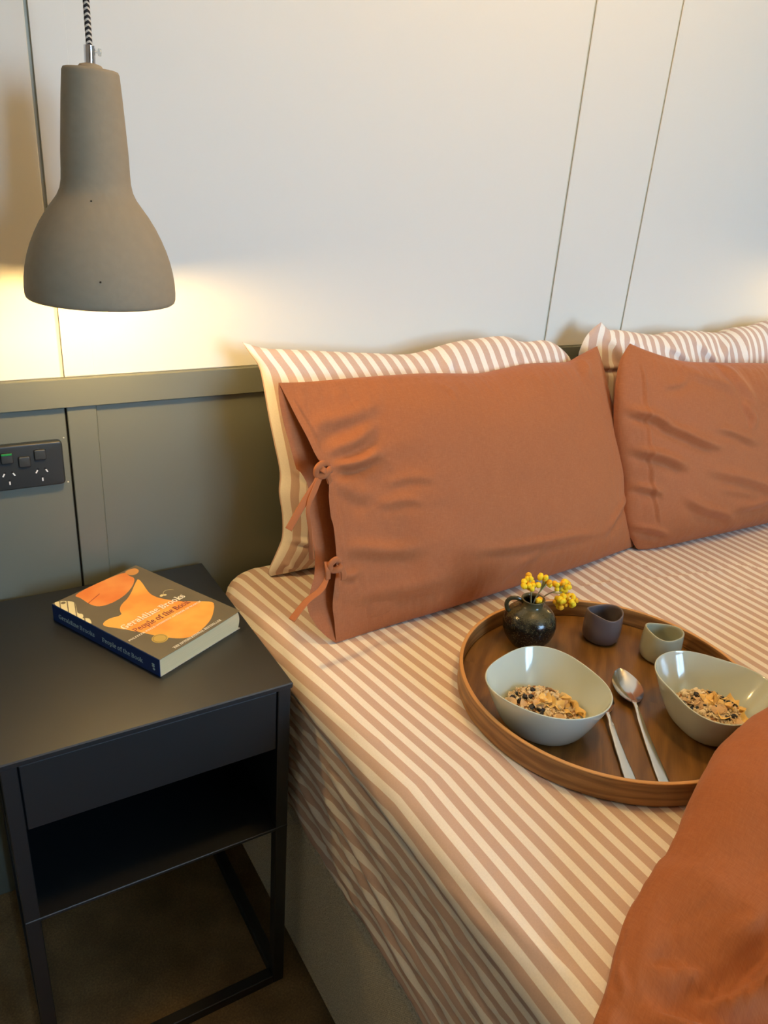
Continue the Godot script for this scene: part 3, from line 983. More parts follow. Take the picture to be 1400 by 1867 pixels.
# ------------------------------------------------------------------ tray
func build_tray() -> void:
	var o := thing("serving_tray", "round walnut veneer tray with a raised rim lying on the striped sheet", "tray", Vector3(0.772, BED_Y + 0.0015, 0.595))
	var P := PackedVector3Array()
	var U := PackedVector2Array()
	var seg := 128
	for r in [[0.0, 0.0], [0.2, 0.0], [0.206, 0.0005], [0.206, 0.0065], [0.203, 0.007], [0.0, 0.007]]:
		for i in seg + 1:
			var a := TAU * i / seg
			var p: Vector3 = Vector3(cos(a) * r[0], r[1], sin(a) * r[0])
			P.append(p)
			var q := Vector2(p.x, p.z).rotated(0.75)
			U.append(Vector2(q.x * 2.2, q.y * 2.6))
	part("tray_base", outward(grid(P, seg + 1, 6, U, Vector3(0, 0.003, 0), true)), M.tray_floor, o)
	# hoop: body and the lighter cut edge on top
	var hoop := func(prof: Array, vs: float) -> ArrayMesh:
		var p2 := PackedVector3Array()
		var u2 := PackedVector2Array()
		for k in prof.size():
			for i in seg + 1:
				var a := TAU * i / seg
				p2.append(Vector3(cos(a) * prof[k][0], prof[k][1], sin(a) * prof[k][0]))
				u2.append(Vector2(3.0 * i / seg, prof[k][1] * vs))
		return outward(grid(p2, seg + 1, prof.size(), u2, Vector3.ZERO, true))
	part("rim", hoop.call([[0.2066, 0.0], [0.2098, 0.0004], [0.2105, 0.002], [0.2105, 0.0325], [0.2105, 0.0335], [0.2055, 0.0335], [0.2055, 0.0325], [0.2055, 0.0075], [0.2066, 0.0072], [0.2066, 0.0]], 6.0), M.tray_side, o)
	part("rim_edge", hoop.call([[0.2107, 0.0336], [0.2107, 0.0345], [0.2100, 0.0354], [0.2062, 0.0354], [0.2055, 0.0345], [0.2055, 0.0336], [0.2107, 0.0336]], 6.0), M.tray_edge, o)


# ------------------------------------------------------------------ pendant lamps
func build_pendants() -> void:
	pendant(Vector3(0.2125, 1.093, 0.165), "beige concrete pendant lamp hanging over the black bedside table")
	pendant(Vector3(2.17, 1.093, 0.165), "beige concrete pendant lamp beyond the right-hand side of the bed")


func build_ceiling_lamp() -> void:
	var o := thing("ceiling_lamp", "round opal glass ceiling lamp high above the pillows", "lamp", Vector3(0.9, 2.5, 0.62))
	part("ceiling_plate", lathe([[0.0, 0.0], [0.07, 0.0], [0.07, -0.02], [0.06, -0.03], [0.0, -0.03]], 40), M.frame, o)
	var g := part("opal_globe", ball(Vector3(0.13, 0.12, 0.13), 40), M.opal, o, Vector3(0, -0.30, 0))
	part("rod", lathe([[0.0, -0.19], [0.008, -0.19], [0.008, -0.03], [0.0, -0.03]], 16), M.frame, o)
	var l := OmniLight3D.new()
	l.name = "globe_light"
	l.light_color = Color(1.0, 0.80, 0.47)
	l.light_energy = CEIL
	l.light_size = 0.11
	l.omni_range = 12.0
	l.omni_attenuation = 2.0
	l.shadow_enabled = true
	g.add_child(l)


func pendant(at: Vector3, label: String) -> void:
	var o := thing("pendant_lamp", label, "lamp", at, 0.0, "pendant lamps on either side of the bed")
	o.rotation.z = deg_to_rad(-1.4)
	var outer := [[0.0850, 0.0], [0.0868, 0.0015], [0.0878, 0.005], [0.0880, 0.013], [0.0872, 0.024], [0.0853, 0.036], [0.0822, 0.049], [0.0778, 0.062], [0.0722, 0.075], [0.0655, 0.088], [0.0580, 0.100], [0.0505, 0.110], [0.0446, 0.118],
		[0.0408, 0.126], [0.0389, 0.135], [0.0381, 0.146], [0.0374, 0.165], [0.0352, 0.195], [0.0328, 0.225], [0.0311, 0.243], [0.0306, 0.248], [0.0292, 0.2508], [0.0270, 0.2515], [0.0, 0.2516]]
	var inner := [[0.0, 0.2500], [0.0250, 0.244], [0.0270, 0.235], [0.0295, 0.195], [0.0325, 0.150], [0.0350, 0.130], [0.0400, 0.115], [0.0530, 0.098], [0.0660, 0.078], [0.0750, 0.055], [0.0798, 0.035], [0.0820, 0.015], [0.0826, 0.002], [0.0834, 0.0004], [0.0850, 0.0]]
	outer.pop_back()
	inner.pop_front()
	var shade := part("shade", lathe([[0.0255, 0.2465]] + inner.slice(1) + outer.slice(1) + [[0.006, 0.2516], [0.006, 0.2465], [0.0255, 0.2465]], 96), M.concrete, o)
	for k in [[-1.30, 0.116], [-1.62, 0.033]]:  # two small air holes in the casting
		var r := 0.0460 if k[1] > 0.1 else 0.0860
		var view: float = PI / 2.0 + (0.35 if k[1] > 0.1 else 0.22)
		part("air_hole", ball(Vector3(0.0011, 0.0011, 0.0011), 8), M.pit, shade, Vector3(cos(view) * r, k[1], sin(view) * r))
	part("rosette", lathe([[0.0, 0.2514], [0.0135, 0.2514], [0.0140, 0.2525], [0.0115, 0.2555], [0.0070, 0.2568], [0.0, 0.2568]], 40), M.concrete, o)
	part("cord_grip", lathe([[0.0, 0.2566], [0.0055, 0.2566], [0.0060, 0.2572], [0.0060, 0.2740], [0.0056, 0.2746], [0.0042, 0.2746], [0.0, 0.2746]], 32), M.chrome, o)
	part("thumbscrew", join([[lathe([[0.0, 0.0], [0.0012, 0.0], [0.0012, 0.0030], [0.0036, 0.0034], [0.0038, 0.0044], [0.0036, 0.0060], [0.0, 0.0062]], 16), Transform3D(Basis(Vector3(0, 0, 1), -PI / 2), Vector3(0.0058, 0.2690, 0.001))]]), M.clear_plastic, o)
	var top := 2.5 - at.y
	var P := PackedVector3Array()
	var U := PackedVector2Array()
	for j in 41:
		var y := lerpf(0.0, top - 0.2740, j / 40.0)
		for i in 17:
			var a := TAU * i / 16
			P.append(Vector3(cos(a) * 0.0035, y, sin(a) * 0.0035))
			U.append(Vector2(i / 16.0, y / 0.0105))
	var cord := part("cord", outward(grid(P, 17, 41, U, Vector3(0, 0.5, 0), true)), M.cord, o, Vector3(0, 0.2740, 0))
	cord.rotation.z = -o.rotation.z  # the lamp hangs a little askew on a plumb cord
	var rose := part("ceiling_rose", lathe([[0.0, 0.0], [0.045, 0.0], [0.045, -0.02], [0.040, -0.025], [0.0, -0.026]], 40), M.concrete, o, Vector3(0.2740 * 0.0 + (top - 0.2740) * sin(-o.rotation.z) * -1.0, top - 0.0005, 0))
	rose.rotation.z = -o.rotation.z
	var b := part("bulb", lathe([[0.0, -0.0150], [0.008, -0.0140], [0.014, -0.0105], [0.0178, -0.0045], [0.0185, 0.002], [0.0172, 0.010], [0.0145, 0.022], [0.0135, 0.036], [0.0130, 0.060], [0.0, 0.061]], 40), M.bulb, o)
	part("lamp_holder", lathe([[0.0, 0.060], [0.0155, 0.060], [0.0165, 0.064], [0.0165, 0.110], [0.0, 0.112]], 32), M.black_inside, o)
	var l := OmniLight3D.new()
	l.name = "bulb_light"
	l.light_color = Color(1.0, 0.83, 0.54)
	l.light_energy = LAMP
	l.light_size = 0.0175
	l.omni_range = 8.0
	l.omni_attenuation = 2.0
	l.shadow_enabled = true
	b.add_child(l)
	l.position = Vector3(0, -0.001, 0)


# ------------------------------------------------------------------ power outlet
func rounded_plate(hw: float, hh: float, r: float, d: float) -> ArrayMesh:  # a plate with rounded corners and a softened front edge, back at z = 0
	var P := PackedVector3Array()
	var U := PackedVector2Array()
	var outline := []
	for q in 4:
		for k in 9:
			var a := PI / 2 * (q + k / 8.0)
			var c := Vector2(hw - r, hh - r) * Vector2([1, -1, -1, 1][q], [1, 1, -1, -1][q])
			outline.append([c, Vector2(cos(a), sin(a))])
	outline.append(outline[0])
	var e := minf(d * 0.45, r * 0.6)
	for k in [[0.0, 0.0, 0.0], [1.0, r, 0.0], [1.0, r, d - e], [1.0, r - 0.3 * e, d - 0.3 * e], [1.0, r - e, d], [0.0, 0.0, d]]:
		for o in outline:
			var p: Vector2 = o[0] * k[0] + o[1] * k[1]
			P.append(Vector3(p.x, p.y, k[2]))
			U.append(p)
	return outward(grid(P, outline.size(), 6, U, Vector3(0, 0, d / 2), true))


func build_outlet() -> void:
	var o := thing("power_outlet", "dark grey double power outlet with three switches on the olive panelling", "power outlet", Vector3(0.1135, 0.8275, 0.0))
	part("plate", rounded_plate(0.0580, 0.0350, 0.006, 0.0095), M.outlet, o)
	for s in [[-0.0195, 0.0165, true], [0.0035, 0.0085, false], [0.0255, 0.0170, false]]:
		var k := part("switch", rounded_plate(0.0078, 0.0078, 0.0022, 0.0034), M.switch_cap, o, Vector3(s[0], s[1], 0.0094))
		part("switch_gap", rounded_plate(0.0088, 0.0090, 0.0028, 0.0004), M.socket_hole, o, Vector3(s[0], s[1] - 0.0006, 0.0093))
		if s[2]:
			part("green_flash", box(Vector3(-0.0072, 0.0048, 0.0034), Vector3(0.0072, 0.0078, 0.0042), 0.0003), M.green, k)
	for x in [-0.0195, 0.0255]:
		for p in [[-0.0064, -0.0085, -0.52], [0.0064, -0.0085, 0.52], [0.0, -0.0215, 0.0]]:
			var tf := Transform3D(Basis(Vector3(0, 0, 1), p[2]), Vector3(x + p[0], p[1], 0.0094))
			var h := part("socket_slot", box(Vector3(-0.0014, -0.0044, 0.0), Vector3(0.0014, 0.0044, 0.0003), 0.0001), M.socket_hole, o)
			h.transform = tf
			part("contact", box(Vector3(-0.0010, -0.0038, 0.0002), Vector3(0.0010, 0.0016, 0.0008), 0.0002), M.contact, h)
	for y in [0.0365, -0.0365]:
		part("screw_cap", ball(Vector3(0.0014, 0.0014, 0.0010), 10), M.groove, o, Vector3(0.0620, y * 0.98, 0.0003))


# ------------------------------------------------------------------ book
func in_poly(p: Vector2, q: PackedVector2Array) -> bool:
	return Geometry2D.is_point_in_polygon(p, q)


func poly(a: Array) -> PackedVector2Array:
	var q := PackedVector2Array()
	for k in range(0, a.size(), 2):
		q.append(Vector2(a[k], a[k + 1]))
	for pass_ in 3:  # corners cut three times over, which rounds the outline
		var n := PackedVector2Array()
		for k in q.size():
			var e := q[(k + 1) % q.size()]
			n.append(q[k].lerp(e, 0.25))
			n.append(q[k].lerp(e, 0.75))
		q = n
	return q


func lettering(text: String, size: float, font: Font, material: Material, parent: Node3D, tf: Transform3D, width := 0.0) -> void:
	var t := TextMesh.new()
	t.text = text
	t.font = font
	t.font_size = 48
	t.pixel_size = size / 48.0
	t.depth = 0.00012
	t.curve_step = 2.0
	t.horizontal_alignment = HORIZONTAL_ALIGNMENT_LEFT
	var m := part("lettering", t, material, parent)
	if width > 0.0:
		var w := t.get_aabb().size.x
		tf = tf * Transform3D(Basis.from_scale(Vector3(width / w, 1, 1)), Vector3.ZERO)
	m.transform = tf


func build_book() -> void:
	var o := thing("book", "thick paperback with a navy spine and an orange and grey cover on the bedside table", "book", Vector3(0.1215, 0.6134, 0.0985), 0.458)
	var W := 0.157
	var L := 0.229
	var H := 0.0275
	# cover picture: x across the cover (0 at the spine), y from the head to the foot of the book
	var chin := poly([0.0330, 0.0, 0.036, 0.018, 0.0322, 0.043, 0.0368, 0.0596, 0.0565, 0.0648, 0.0847, 0.0605, 0.1077, 0.0485, 0.1179, 0.0403, 0.128, 0.030, 0.126, 0.018, 0.132, 0.0])
	var ear := poly([0.128, 0.004, 0.140, 0.002, 0.150, 0.0066, 0.148, 0.018, 0.138, 0.024, 0.128, 0.020])
	var neck := poly([0.1195, 0.0422, 0.130, 0.036, 0.1230, 0.0550, 0.1150, 0.0715, 0.108, 0.090, 0.1093, 0.1094, 0.1229, 0.1411, 0.1528, 0.177, 0.1440, 0.1880, 0.1364, 0.1948, 0.1200, 0.2070, 0.1049, 0.2142, 0.082, 0.2196, 0.0658, 0.2209, 0.0540, 0.2140, 0.0440, 0.1990, 0.0386, 0.1873, 0.0314, 0.1652, 0.0169, 0.1273, 0.0045, 0.1019, 0.0237, 0.0941, 0.0428, 0.1032, 0.0488, 0.0888, 0.061, 0.0778, 0.0829, 0.0701])
	var wing := poly([-0.002, 0.0, 0.011, 0.0, 0.0246, 0.0189, 0.015, 0.035, 0.0051, 0.0503, 0.010, 0.056, 0.0052, 0.064, 0.0010, 0.066, 0.0080, 0.072, 0.0055, 0.080, -0.002, 0.092])
	var shade := noise(101, 0.006, 3)
	var tex := picture(314, 458, func(x, y):
		var p := Vector2(x, y) * 0.0005
		var c := Color(0.405, 0.380, 0.315).darkened(0.06 * shade.get_noise_2d(x, y))
		if in_poly(p, chin):
			c = Color(0.90, 0.605, 0.325).lerp(Color(0.86, 0.50, 0.24), clampf(0.5 + 1.2 * shade.get_noise_2d(x, y), 0, 1))
			if absf(p.y - 0.036 - (p.x - 0.04) * -0.35) < 0.0008 and p.x < 0.062:
				c = Color(0.62, 0.28, 0.17)
		elif in_poly(p, neck):
			c = Color(0.93, 0.60, 0.27).lerp(Color(0.96, 0.70, 0.34), clampf(0.5 + 1.6 * shade.get_noise_2d(x + 90, y), 0, 1))
			if absf(p.y - 0.135 - (p.x - 0.02) * -0.06) < 0.0006:
				c = c.darkened(0.25)
		elif in_poly(p, ear):
			c = Color(0.80, 0.58, 0.32)
		if in_poly(p, wing):
			c = Color(0.86, 0.83, 0.68)
			if absf(sin(p.x * 260.0 + p.y * 170.0)) < 0.22 or p.distance_to(Vector2(0.011, 0.010)) < 0.0035:
				c = Color(0.42, 0.39, 0.31)
		return c)
	M.cover = mat(Color.WHITE, 0.33)
	M.cover.albedo_texture = tex
	# a cover that lifts a little towards its fore-edge
	var lift := func(x: float, z: float) -> float:
		var f := clampf((x / W - 0.45) / 0.55, 0.0, 1.0)
		return H + 0.0028 * f * f * (0.4 + 0.6 * z / L)
	var cover := func(y_of: Callable, th: float) -> ArrayMesh:
		var P := PackedVector3Array()
		var U := PackedVector2Array()
		var n := 25
		for side in [1, 0]:
			for j in n:
				for i in n:
					var x := W * i / (n - 1)
					var z := L * j / (n - 1)
					P.append(Vector3(x, y_of.call(x, z) + (th if side else 0.0), z))
					U.append(Vector2(x / W, z / L))
		var top := grid(P.slice(0, n * n), n, n, U.slice(0, n * n), Vector3(W / 2, -1, L / 2))
		var low := grid(P.slice(n * n), n, n, U.slice(n * n), Vector3(W / 2, 1, L / 2))
		var skirt := PackedVector3Array()
		var us := PackedVector2Array()
		var ring := []
		for i in n:
			ring.append(i)
		for j in range(1, n):
			ring.append(j * n + n - 1)
		for i in range(n - 2, -1, -1):
			ring.append((n - 1) * n + i)
		for j in range(n - 2, -1, -1):
			ring.append(j * n)
		for k in 2:
			for r in ring:
				skirt.append(P[r + k * n * n])
				us.append(U[r])
		return join([top, low, grid(skirt, ring.size(), 2, us, Vector3(W / 2, H / 2, L / 2))])
	var fc := part("front_cover", cover.call(lift, 0.0004), M.cover, o)
	part("back_cover", cover.call(func(_x, _z): return 0.0, 0.0004), M.card, o)
	part("spine", box(Vector3(-0.0012, 0.0, 0.0), Vector3(0.0002, H + 0.0004, L), 0.0005), M.spine, o)
	# pages: a block whose fore-edge is hollowed and whose top follows the cover
	var P2 := PackedVector3Array()
	var U2 := PackedVector2Array()
	var prof := []
	for k in 13:
		var f := k / 12.0
		prof.append(Vector2(W - 0.004 + 0.0035 * sin(f * PI), lerpf(0.0005, 0.0, f) + f))
	for j in 2:
		var z: float = [0.0012, L - 0.0012][j]
		for k in 13:
			var f := k / 12.0
			P2.append(Vector3(prof[k].x, lerpf(0.0005, lift.call(W, z) - 0.0002, f), z))
			U2.append(Vector2(float(j), f))
	var fore := grid(P2, 13, 2, U2, Vector3(0, H / 2, L / 2))
	var ends := []
	for z in [0.0012, L - 0.0012]:
		var E := PackedVector3Array()
		var UE := PackedVector2Array()
		for k in 13:
			var f := k / 12.0
			for i in 20:
				var g := i / 19.0
				var x := lerpf(0.0003, prof[k].x, g)
				E.append(Vector3(x, lerpf(0.0005, lift.call(x, z) - 0.0002, f), z + (0.002 * sin(f * PI) * (1.0 if z > 0.1 else -1.0) * 0.0)))
				UE.append(Vector2(g, f))
		ends.append(grid(E, 20, 13, UE, Vector3(W / 2, H / 2, L / 2)))
	part("pages", join([fore] + ends), M.paper, o)
	# lettering
	var serif := SystemFont.new()
	serif.font_names = PackedStringArray(["Droid Serif"])
	var bold := SystemFont.new()
	bold.font_names = PackedStringArray(["Droid Serif"])
	bold.font_weight = 700
	var spine_b := Basis(Vector3(0, 0, 1), Vector3(0, 1, 0), Vector3(-1, 0, 0))
	lettering("Geraldine Brooks", 0.0098, serif, M.print_pale, o, Transform3D(spine_b, Vector3(-0.0013, 0.0122, 0.014)), 0.080)
	lettering("People of the Book", 0.0098, serif, M.print_pale, o, Transform3D(spine_b, Vector3(-0.0013, 0.0122, 0.111)), 0.084)
	part("publisher_mark", join([ball(Vector3(0.0003, 0.0022, 0.0028), 10), [ball(Vector3(0.0003, 0.0018, 0.0024), 10), Transform3D(Basis(), Vector3(0, -0.0046, 0.001))], [ball(Vector3(0.0003, 0.0014, 0.0030), 10), Transform3D(Basis(), Vector3(0, 0.0030, -0.0002))]]), M.print_pale, o, Vector3(-0.0013, 0.0130, 0.2165))
	var flat := Basis(Vector3(1, 0, 0), -PI / 2)
	var on := func(x: float, z: float) -> Transform3D: return Transform3D(flat.rotated(Vector3(0, 0, 1), 0.012), Vector3(x, lift.call(x, z) + 0.00055, z))
	lettering("Geraldine Brooks", 0.0165, bold, M.print_white, fc, on.call(0.0190, 0.1300), 0.117)
	lettering("People of the Book", 0.0150, serif, M.print_plum, fc, on.call(0.0250, 0.1485), 0.104)
	lettering("PULITZER PRIZE-WINNING AUTHOR OF MARCH", 0.0044, bold, M.print_white, fc, on.call(0.0040, 0.1625), 0.137)
	lettering("THE INTERNATIONAL BESTSELLER", 0.0062, bold, M.print_white, fc, on.call(0.0305, 0.2225), 0.092)
	part("medal_sticker", lathe([[0.0, 0.0], [0.0112, 0.0], [0.0112, 0.0002], [0.0, 0.0002]], 40), M.print_gold, fc, Vector3(0.0350, H + 0.0005, 0.1905))
	part("medal_ring", lathe([[0.0088, 0.0], [0.0088, 0.0004], [0.0094, 0.0004], [0.0094, 0.0], [0.0088, 0.0]], 40), M.print_olive, fc, Vector3(0.0350, H + 0.0005, 0.1905))
	var loop: Array = []
	for k in 13:
		var a := -2.6 + 4.2 * k / 12.0
		loop.append(Vector3(0.1300 + 0.0115 * cos(a), lift.call(0.13, 0.11) + 0.0006, 0.1130 + 0.0150 * sin(a)))
	part("flight_line", sweep(loop, [0.0003], [0.00012], Vector3(0, 1, 0), 6, 4), M.print_cream, fc)
	part("butterfly", join([[ball(Vector3(0.0040, 0.0002, 0.0028), 10), Transform3D(Basis(Vector3(0, 1, 0), 0.5), Vector3(0, 0, 0))], [ball(Vector3(0.0030, 0.0002, 0.0024), 10), Transform3D(Basis(Vector3(0, 1, 0), -0.7), Vector3(0.0045, 0, 0.0022))]]), M.print_cream, fc, Vector3(0.1165, lift.call(0.12, 0.107) + 0.0005, 0.1045))


# ------------------------------------------------------------------ bowls, cups, muesli
const BOWL_A := [0.0786, 0.0818, 0.0833, 0.0822, 0.0791, 0.0759, 0.0747, 0.0763, 0.0795, 0.0824, 0.083, 0.0809, 0.0772, 0.0738, 0.0724, 0.0735, 0.0767, 0.0804, 0.0831, 0.0837, 0.0826, 0.0805, 0.0784, 0.0766, 0.0751, 0.074, 0.074, 0.0756]
const BOWL_B := [0.0711, 0.0685, 0.0698, 0.0736, 0.0777, 0.0809, 0.0828, 0.0834, 0.0821, 0.0789, 0.0746, 0.0714, 0.0712, 0.0744, 0.0789, 0.0822, 0.0828, 0.0807, 0.0773, 0.0741, 0.0721, 0.0723, 0.0751, 0.0799, 0.0843, 0.0857, 0.0828, 0.0769]


func round_shape(R: Array, a: float) -> float:  # radius at angle a, from samples that start at -PI
	var x := fposmod((a + PI) / TAU, 1.0) * R.size()
	var i := int(x)
	var f := x - i
	var n := R.size()
	return cubic_interpolate(R[i % n], R[(i + 1) % n], R[(i + n - 1) % n], R[(i + 2) % n], f)


# A thrown, freehand vessel: steps are [share from base to rim, height, wall offset]
func vessel(R: Array, base: float, lean: Vector3, steps: Array, seg := 96) -> ArrayMesh:
	var P := PackedVector3Array()
	var U := PackedVector2Array()
	for j in steps.size():
		for i in seg + 1:
			var a := TAU * (i % seg) / seg - PI
			var rim := round_shape(R, a)
			var mean := base + 0.35 * (rim - 0.078)
			var r := maxf(0.0, lerpf(mean, rim, steps[j][0]) + steps[j][2])
			if steps[j].size() > 3:
				r = steps[j][3]
			var p: Vector3 = Vector3(cos(a) * r, steps[j][1], sin(a) * r) + lean * steps[j][1]
			P.append(p)
			U.append(Vector2(float(i) / seg, float(j) / steps.size()))
	return outward(grid(P, seg + 1, steps.size(), U, Vector3(0, 0.03, 0), true))


func bowl_steps(h: float) -> Array:
	var s := [[0.0, 0.0008, 0.0, 0.0], [0.0, 0.0002, -0.010], [0.0, 0.0, -0.004], [0.02, 0.0010, 0.0]]
	for k in range(1, 15):
		var t := k / 14.0
		s.append([pow(t, 0.62) * 0.72 + 0.28 * t, 0.0010 + t * (h - 0.002), 0.0])
	s.append([1.0, h - 0.0005, -0.0004])
	s.append([1.0, h, -0.0012])
	s.append([1.0, h - 0.0005, -0.0020])
	for k in range(14, 0, -1):
		var t := k / 14.0
		s.append([pow(t, 0.62) * 0.72 + 0.28 * t, 0.0055 + t * (h - 0.008), -0.0026 - 0.004 * pow(1.0 - t, 3.0)])
	s.append([0.0, 0.0052, -0.008])
	s.append([0.0, 0.0050, -0.02])
	s.append([0.0, 0.0050, 0.0, 0.0])
	return s


func build_crockery() -> void:
	var floor_y := BED_Y + 0.0087
	var a := thing("bowl", "pale celadon bowl on the tray's left, in front of the black vase", "bowl", Vector3(0.642, floor_y, 0.607), 0.0, "celadon bowls")
	part("bowl_body", vessel(BOWL_A, 0.047, Vector3(0.08, 0, -0.11), bowl_steps(0.0615)), M.celadon, a)
	var b := thing("bowl", "pale celadon bowl on the tray's right, partly covered by the doona", "bowl", Vector3(0.848, floor_y, 0.707), 0.0, "celadon bowls")
	part("bowl_body", vessel(BOWL_B, 0.047, Vector3(0.06, 0, -0.06), bowl_steps(0.0600)), M.celadon, b)
	muesli("muesli of flakes, oats, raisins and seeds in the left bowl", a.position + Vector3(-0.002, 0.0052, -0.002), 0.052, 5)
	muesli("muesli of flakes, oats, raisins and seeds in the right bowl", b.position + Vector3(-0.004, 0.0052, 0.000), 0.049, 6)
	var cup_steps := func(h: float, base: float, tall: Array) -> Array:
		var s := [[0.0, 0.0008, 0.0, 0.0], [0.0, 0.0002, -0.006], [0.0, 0.0, -0.002], [0.0, 0.0020, 0.0012]]
		for k in range(1, 13):
			var t := k / 12.0
			s.append([t, t * (h - 0.002) + 0.001, 0.0040 * sin(pow(t, 0.6) * PI)])
		s.append([1.0, h, -0.0012])
		s.append([1.0, h - 0.0008, -0.0026])
		for k in range(11, 0, -1):
			var t := k / 12.0
			s.append([t, 0.006 + t * (h - 0.007), 0.0040 * sin(pow(t, 0.6) * PI) - 0.0032])
		s.append([0.0, 0.006, -0.008])
		s.append([0.0, 0.006, 0.0, 0.0])
		return s
	var cups := [["small grey-brown glazed ceramic cup standing beside the vase of yellow flowers", "grey", Vector3(0.868, floor_y, 0.489), 0.050, M.grey_glaze, 3.6], ["small pale green-grey ceramic cup standing behind the right bowl", "pale", Vector3(0.913, floor_y, 0.567), 0.0485, M.celadon_cup, 0.9]]
	for c in cups:
		var o := thing("cup", c[0], "cup", c[2], 0.0, "handmade ceramic cups")
		var R := []
		for k in 28:
			var ang := TAU * k / 28.0 - PI
			var q: float = ang - c[5]
			R.append(0.0268 * (1.0 + 0.05 * cos(2.0 * q) + 0.018 * cos(3.0 * q) + 0.02 * cos(4.0 * q)))
		var m := vessel(R, 0.0240 + 0.35 * 0.0512, Vector3(0, 0, 0), cup_steps.call(c[3], 0.0, []), 72)
		# a lip that rises and dips
		var arr := m.surface_get_arrays(0)
		var P: PackedVector3Array = arr[Mesh.ARRAY_VERTEX]
		for k in P.size():
			var f := clampf((P[k].y - c[3] * 0.45) / (c[3] * 0.55), 0.0, 1.0)
			var q := atan2(P[k].z, P[k].x)
			P[k].y += f * 0.0032 * cos(2.0 * (q - c[5]) + 0.6)
		arr[Mesh.ARRAY_VERTEX] = P
		var m2 := ArrayMesh.new()
		m2.add_surface_from_arrays(Mesh.PRIMITIVE_TRIANGLES, arr)
		part("cup_body", m2, c[4], o)


func flake_mesh(r: float, bend: float, seed_: int, thick: float) -> ArrayMesh:
	var nz := noise(seed_, 1.0)
	var P := PackedVector3Array()
	var U := PackedVector2Array()
	var seg := 12
	for ring in [[0.0, 1.0], [0.55, 1.0], [0.95, 0.7], [1.0, 0.0], [0.95, -0.7], [0.55, -1.0], [0.0, -1.0]]:
		for i in seg + 1:
			var a := TAU * (i % seg) / seg
			var k: float = r * ring[0] * (1.0 + 0.28 * nz.get_noise_2d(cos(a) * 1.3, sin(a) * 1.3))
			var x: float = cos(a) * k
			var z: float = sin(a) * k * 0.82
			var y: float = bend * (x * x * 0.9 - z * z * 0.35) / r + r * 0.12 * nz.get_noise_2d(x / r * 2.0 + 7.0, z / r * 2.0) + thick * ring[1]
			P.append(Vector3(x, y, z))
			U.append(Vector2(x, z))
	return outward(grid(P, seg + 1, 7, U, Vector3.ZERO, true))


func muesli(label: String, at: Vector3, r: float, seed_: int) -> void:
	var o := thing("muesli", label, "muesli", at, 0.0, "helpings of muesli")
	var g := RandomNumberGenerator.new()
	g.seed = seed_
	var height := func(p: Vector2) -> float:
		var d := p.length() / r
		return 0.0285 - 0.0155 * d * d
	var spin := func() -> Basis: return Basis.from_euler(Vector3(g.randf_range(-0.7, 0.7), g.randf() * TAU, g.randf_range(-0.7, 0.7)))
	# the bed of oats
	var hill: Array = []
	for k in 9:
		var d := k / 8.0
		hill.append([r * d * 0.97, 0.0260 - 0.0150 * d * d])
	hill.reverse()
	part("oat_bed", lathe([[0.0, 0.001], [r * 0.72, 0.001], [r * 0.85, 0.006]] + hill, 40), M.bran, o)
	var mm := MultiMesh.new()
	mm.transform_format = MultiMesh.TRANSFORM_3D
	mm.use_colors = true
	mm.mesh = flake_mesh(0.0039, 0.5, 3, 0.0007)
	mm.instance_count = 620
	for k in 620:
		var p := Vector2.from_angle(g.randf() * TAU) * sqrt(g.randf()) * r * 0.94
		var s := g.randf_range(0.7, 1.25)
		mm.set_instance_transform(k, Transform3D(spin.call().scaled(Vector3(s, s, s)), Vector3(p.x, height.call(p) - 0.0015 + g.randf_range(-0.0005, 0.0025), p.y)))
		var c := Color(0.85, 0.73, 0.54).lerp(Color(0.97, 0.91, 0.78), g.randf())
		if g.randf() < 0.15:
			c = Color(0.66, 0.48, 0.30)
		mm.set_instance_color(k, c.srgb_to_linear())
	var mi := MultiMeshInstance3D.new()
	mi.name = "rolled_oats"
	mi.multimesh = mm
	mi.material_override = M.oat
	mi.set_meta("kind", "stuff")
	o.add_child(mi, true)
	var kinds := [
		["corn_flake", [flake_mesh(0.0088, 0.9, 11, 0.0006), flake_mesh(0.0078, -0.8, 12, 0.0006), flake_mesh(0.0082, 0.6, 13, 0.0006)], M.corn, 18, 0.0030],
		["bran_flake", [flake_mesh(0.0090, 0.4, 15, 0.0006), flake_mesh(0.0078, -0.5, 16, 0.0006)], M.bran, 9, 0.0030],
		["raisin", [ball(Vector3(0.0048, 0.0034, 0.0036), 12, 0.5, 21), ball(Vector3(0.0056, 0.0032, 0.0040), 12, 0.5, 22)], M.raisin, 13, 0.0015],
		["sunflower_seed", [ball(Vector3(0.0050, 0.0018, 0.0027), 10)], M.seed, 8, 0.0018],
		["grain_puff", [ball(Vector3(0.0030, 0.0026, 0.0026), 10, 0.3, 25)], M.puff, 26, 0.0030]]
	for k in kinds:
		for n in k[3]:
			var p := Vector2.from_angle(g.randf() * TAU) * sqrt(g.randf()) * r * 0.84
			if k[0] == "corn_flake":
				p = p * 0.7 + Vector2(0.016, 0.012)
			var m := part(k[0], k[1][n % k[1].size()], k[2], o)
			m.transform = Transform3D(spin.call(), Vector3(p.x, height.call(p) + k[4] + g.randf() * 0.001, p.y))


# ------------------------------------------------------------------ spoons
func build_spoons() -> void:
	spoon("steel spoon lying alone between the two bowls with its bowl in view", Vector3(0.699, 0.6100, 0.765), Vector3(0.824, 0.6100, 0.572), 0.0218)
	spoon("steel spoon whose head is tucked behind the left bowl", Vector3(0.662, 0.6100, 0.747), Vector3(0.765, 0.6100, 0.580), 0.017)


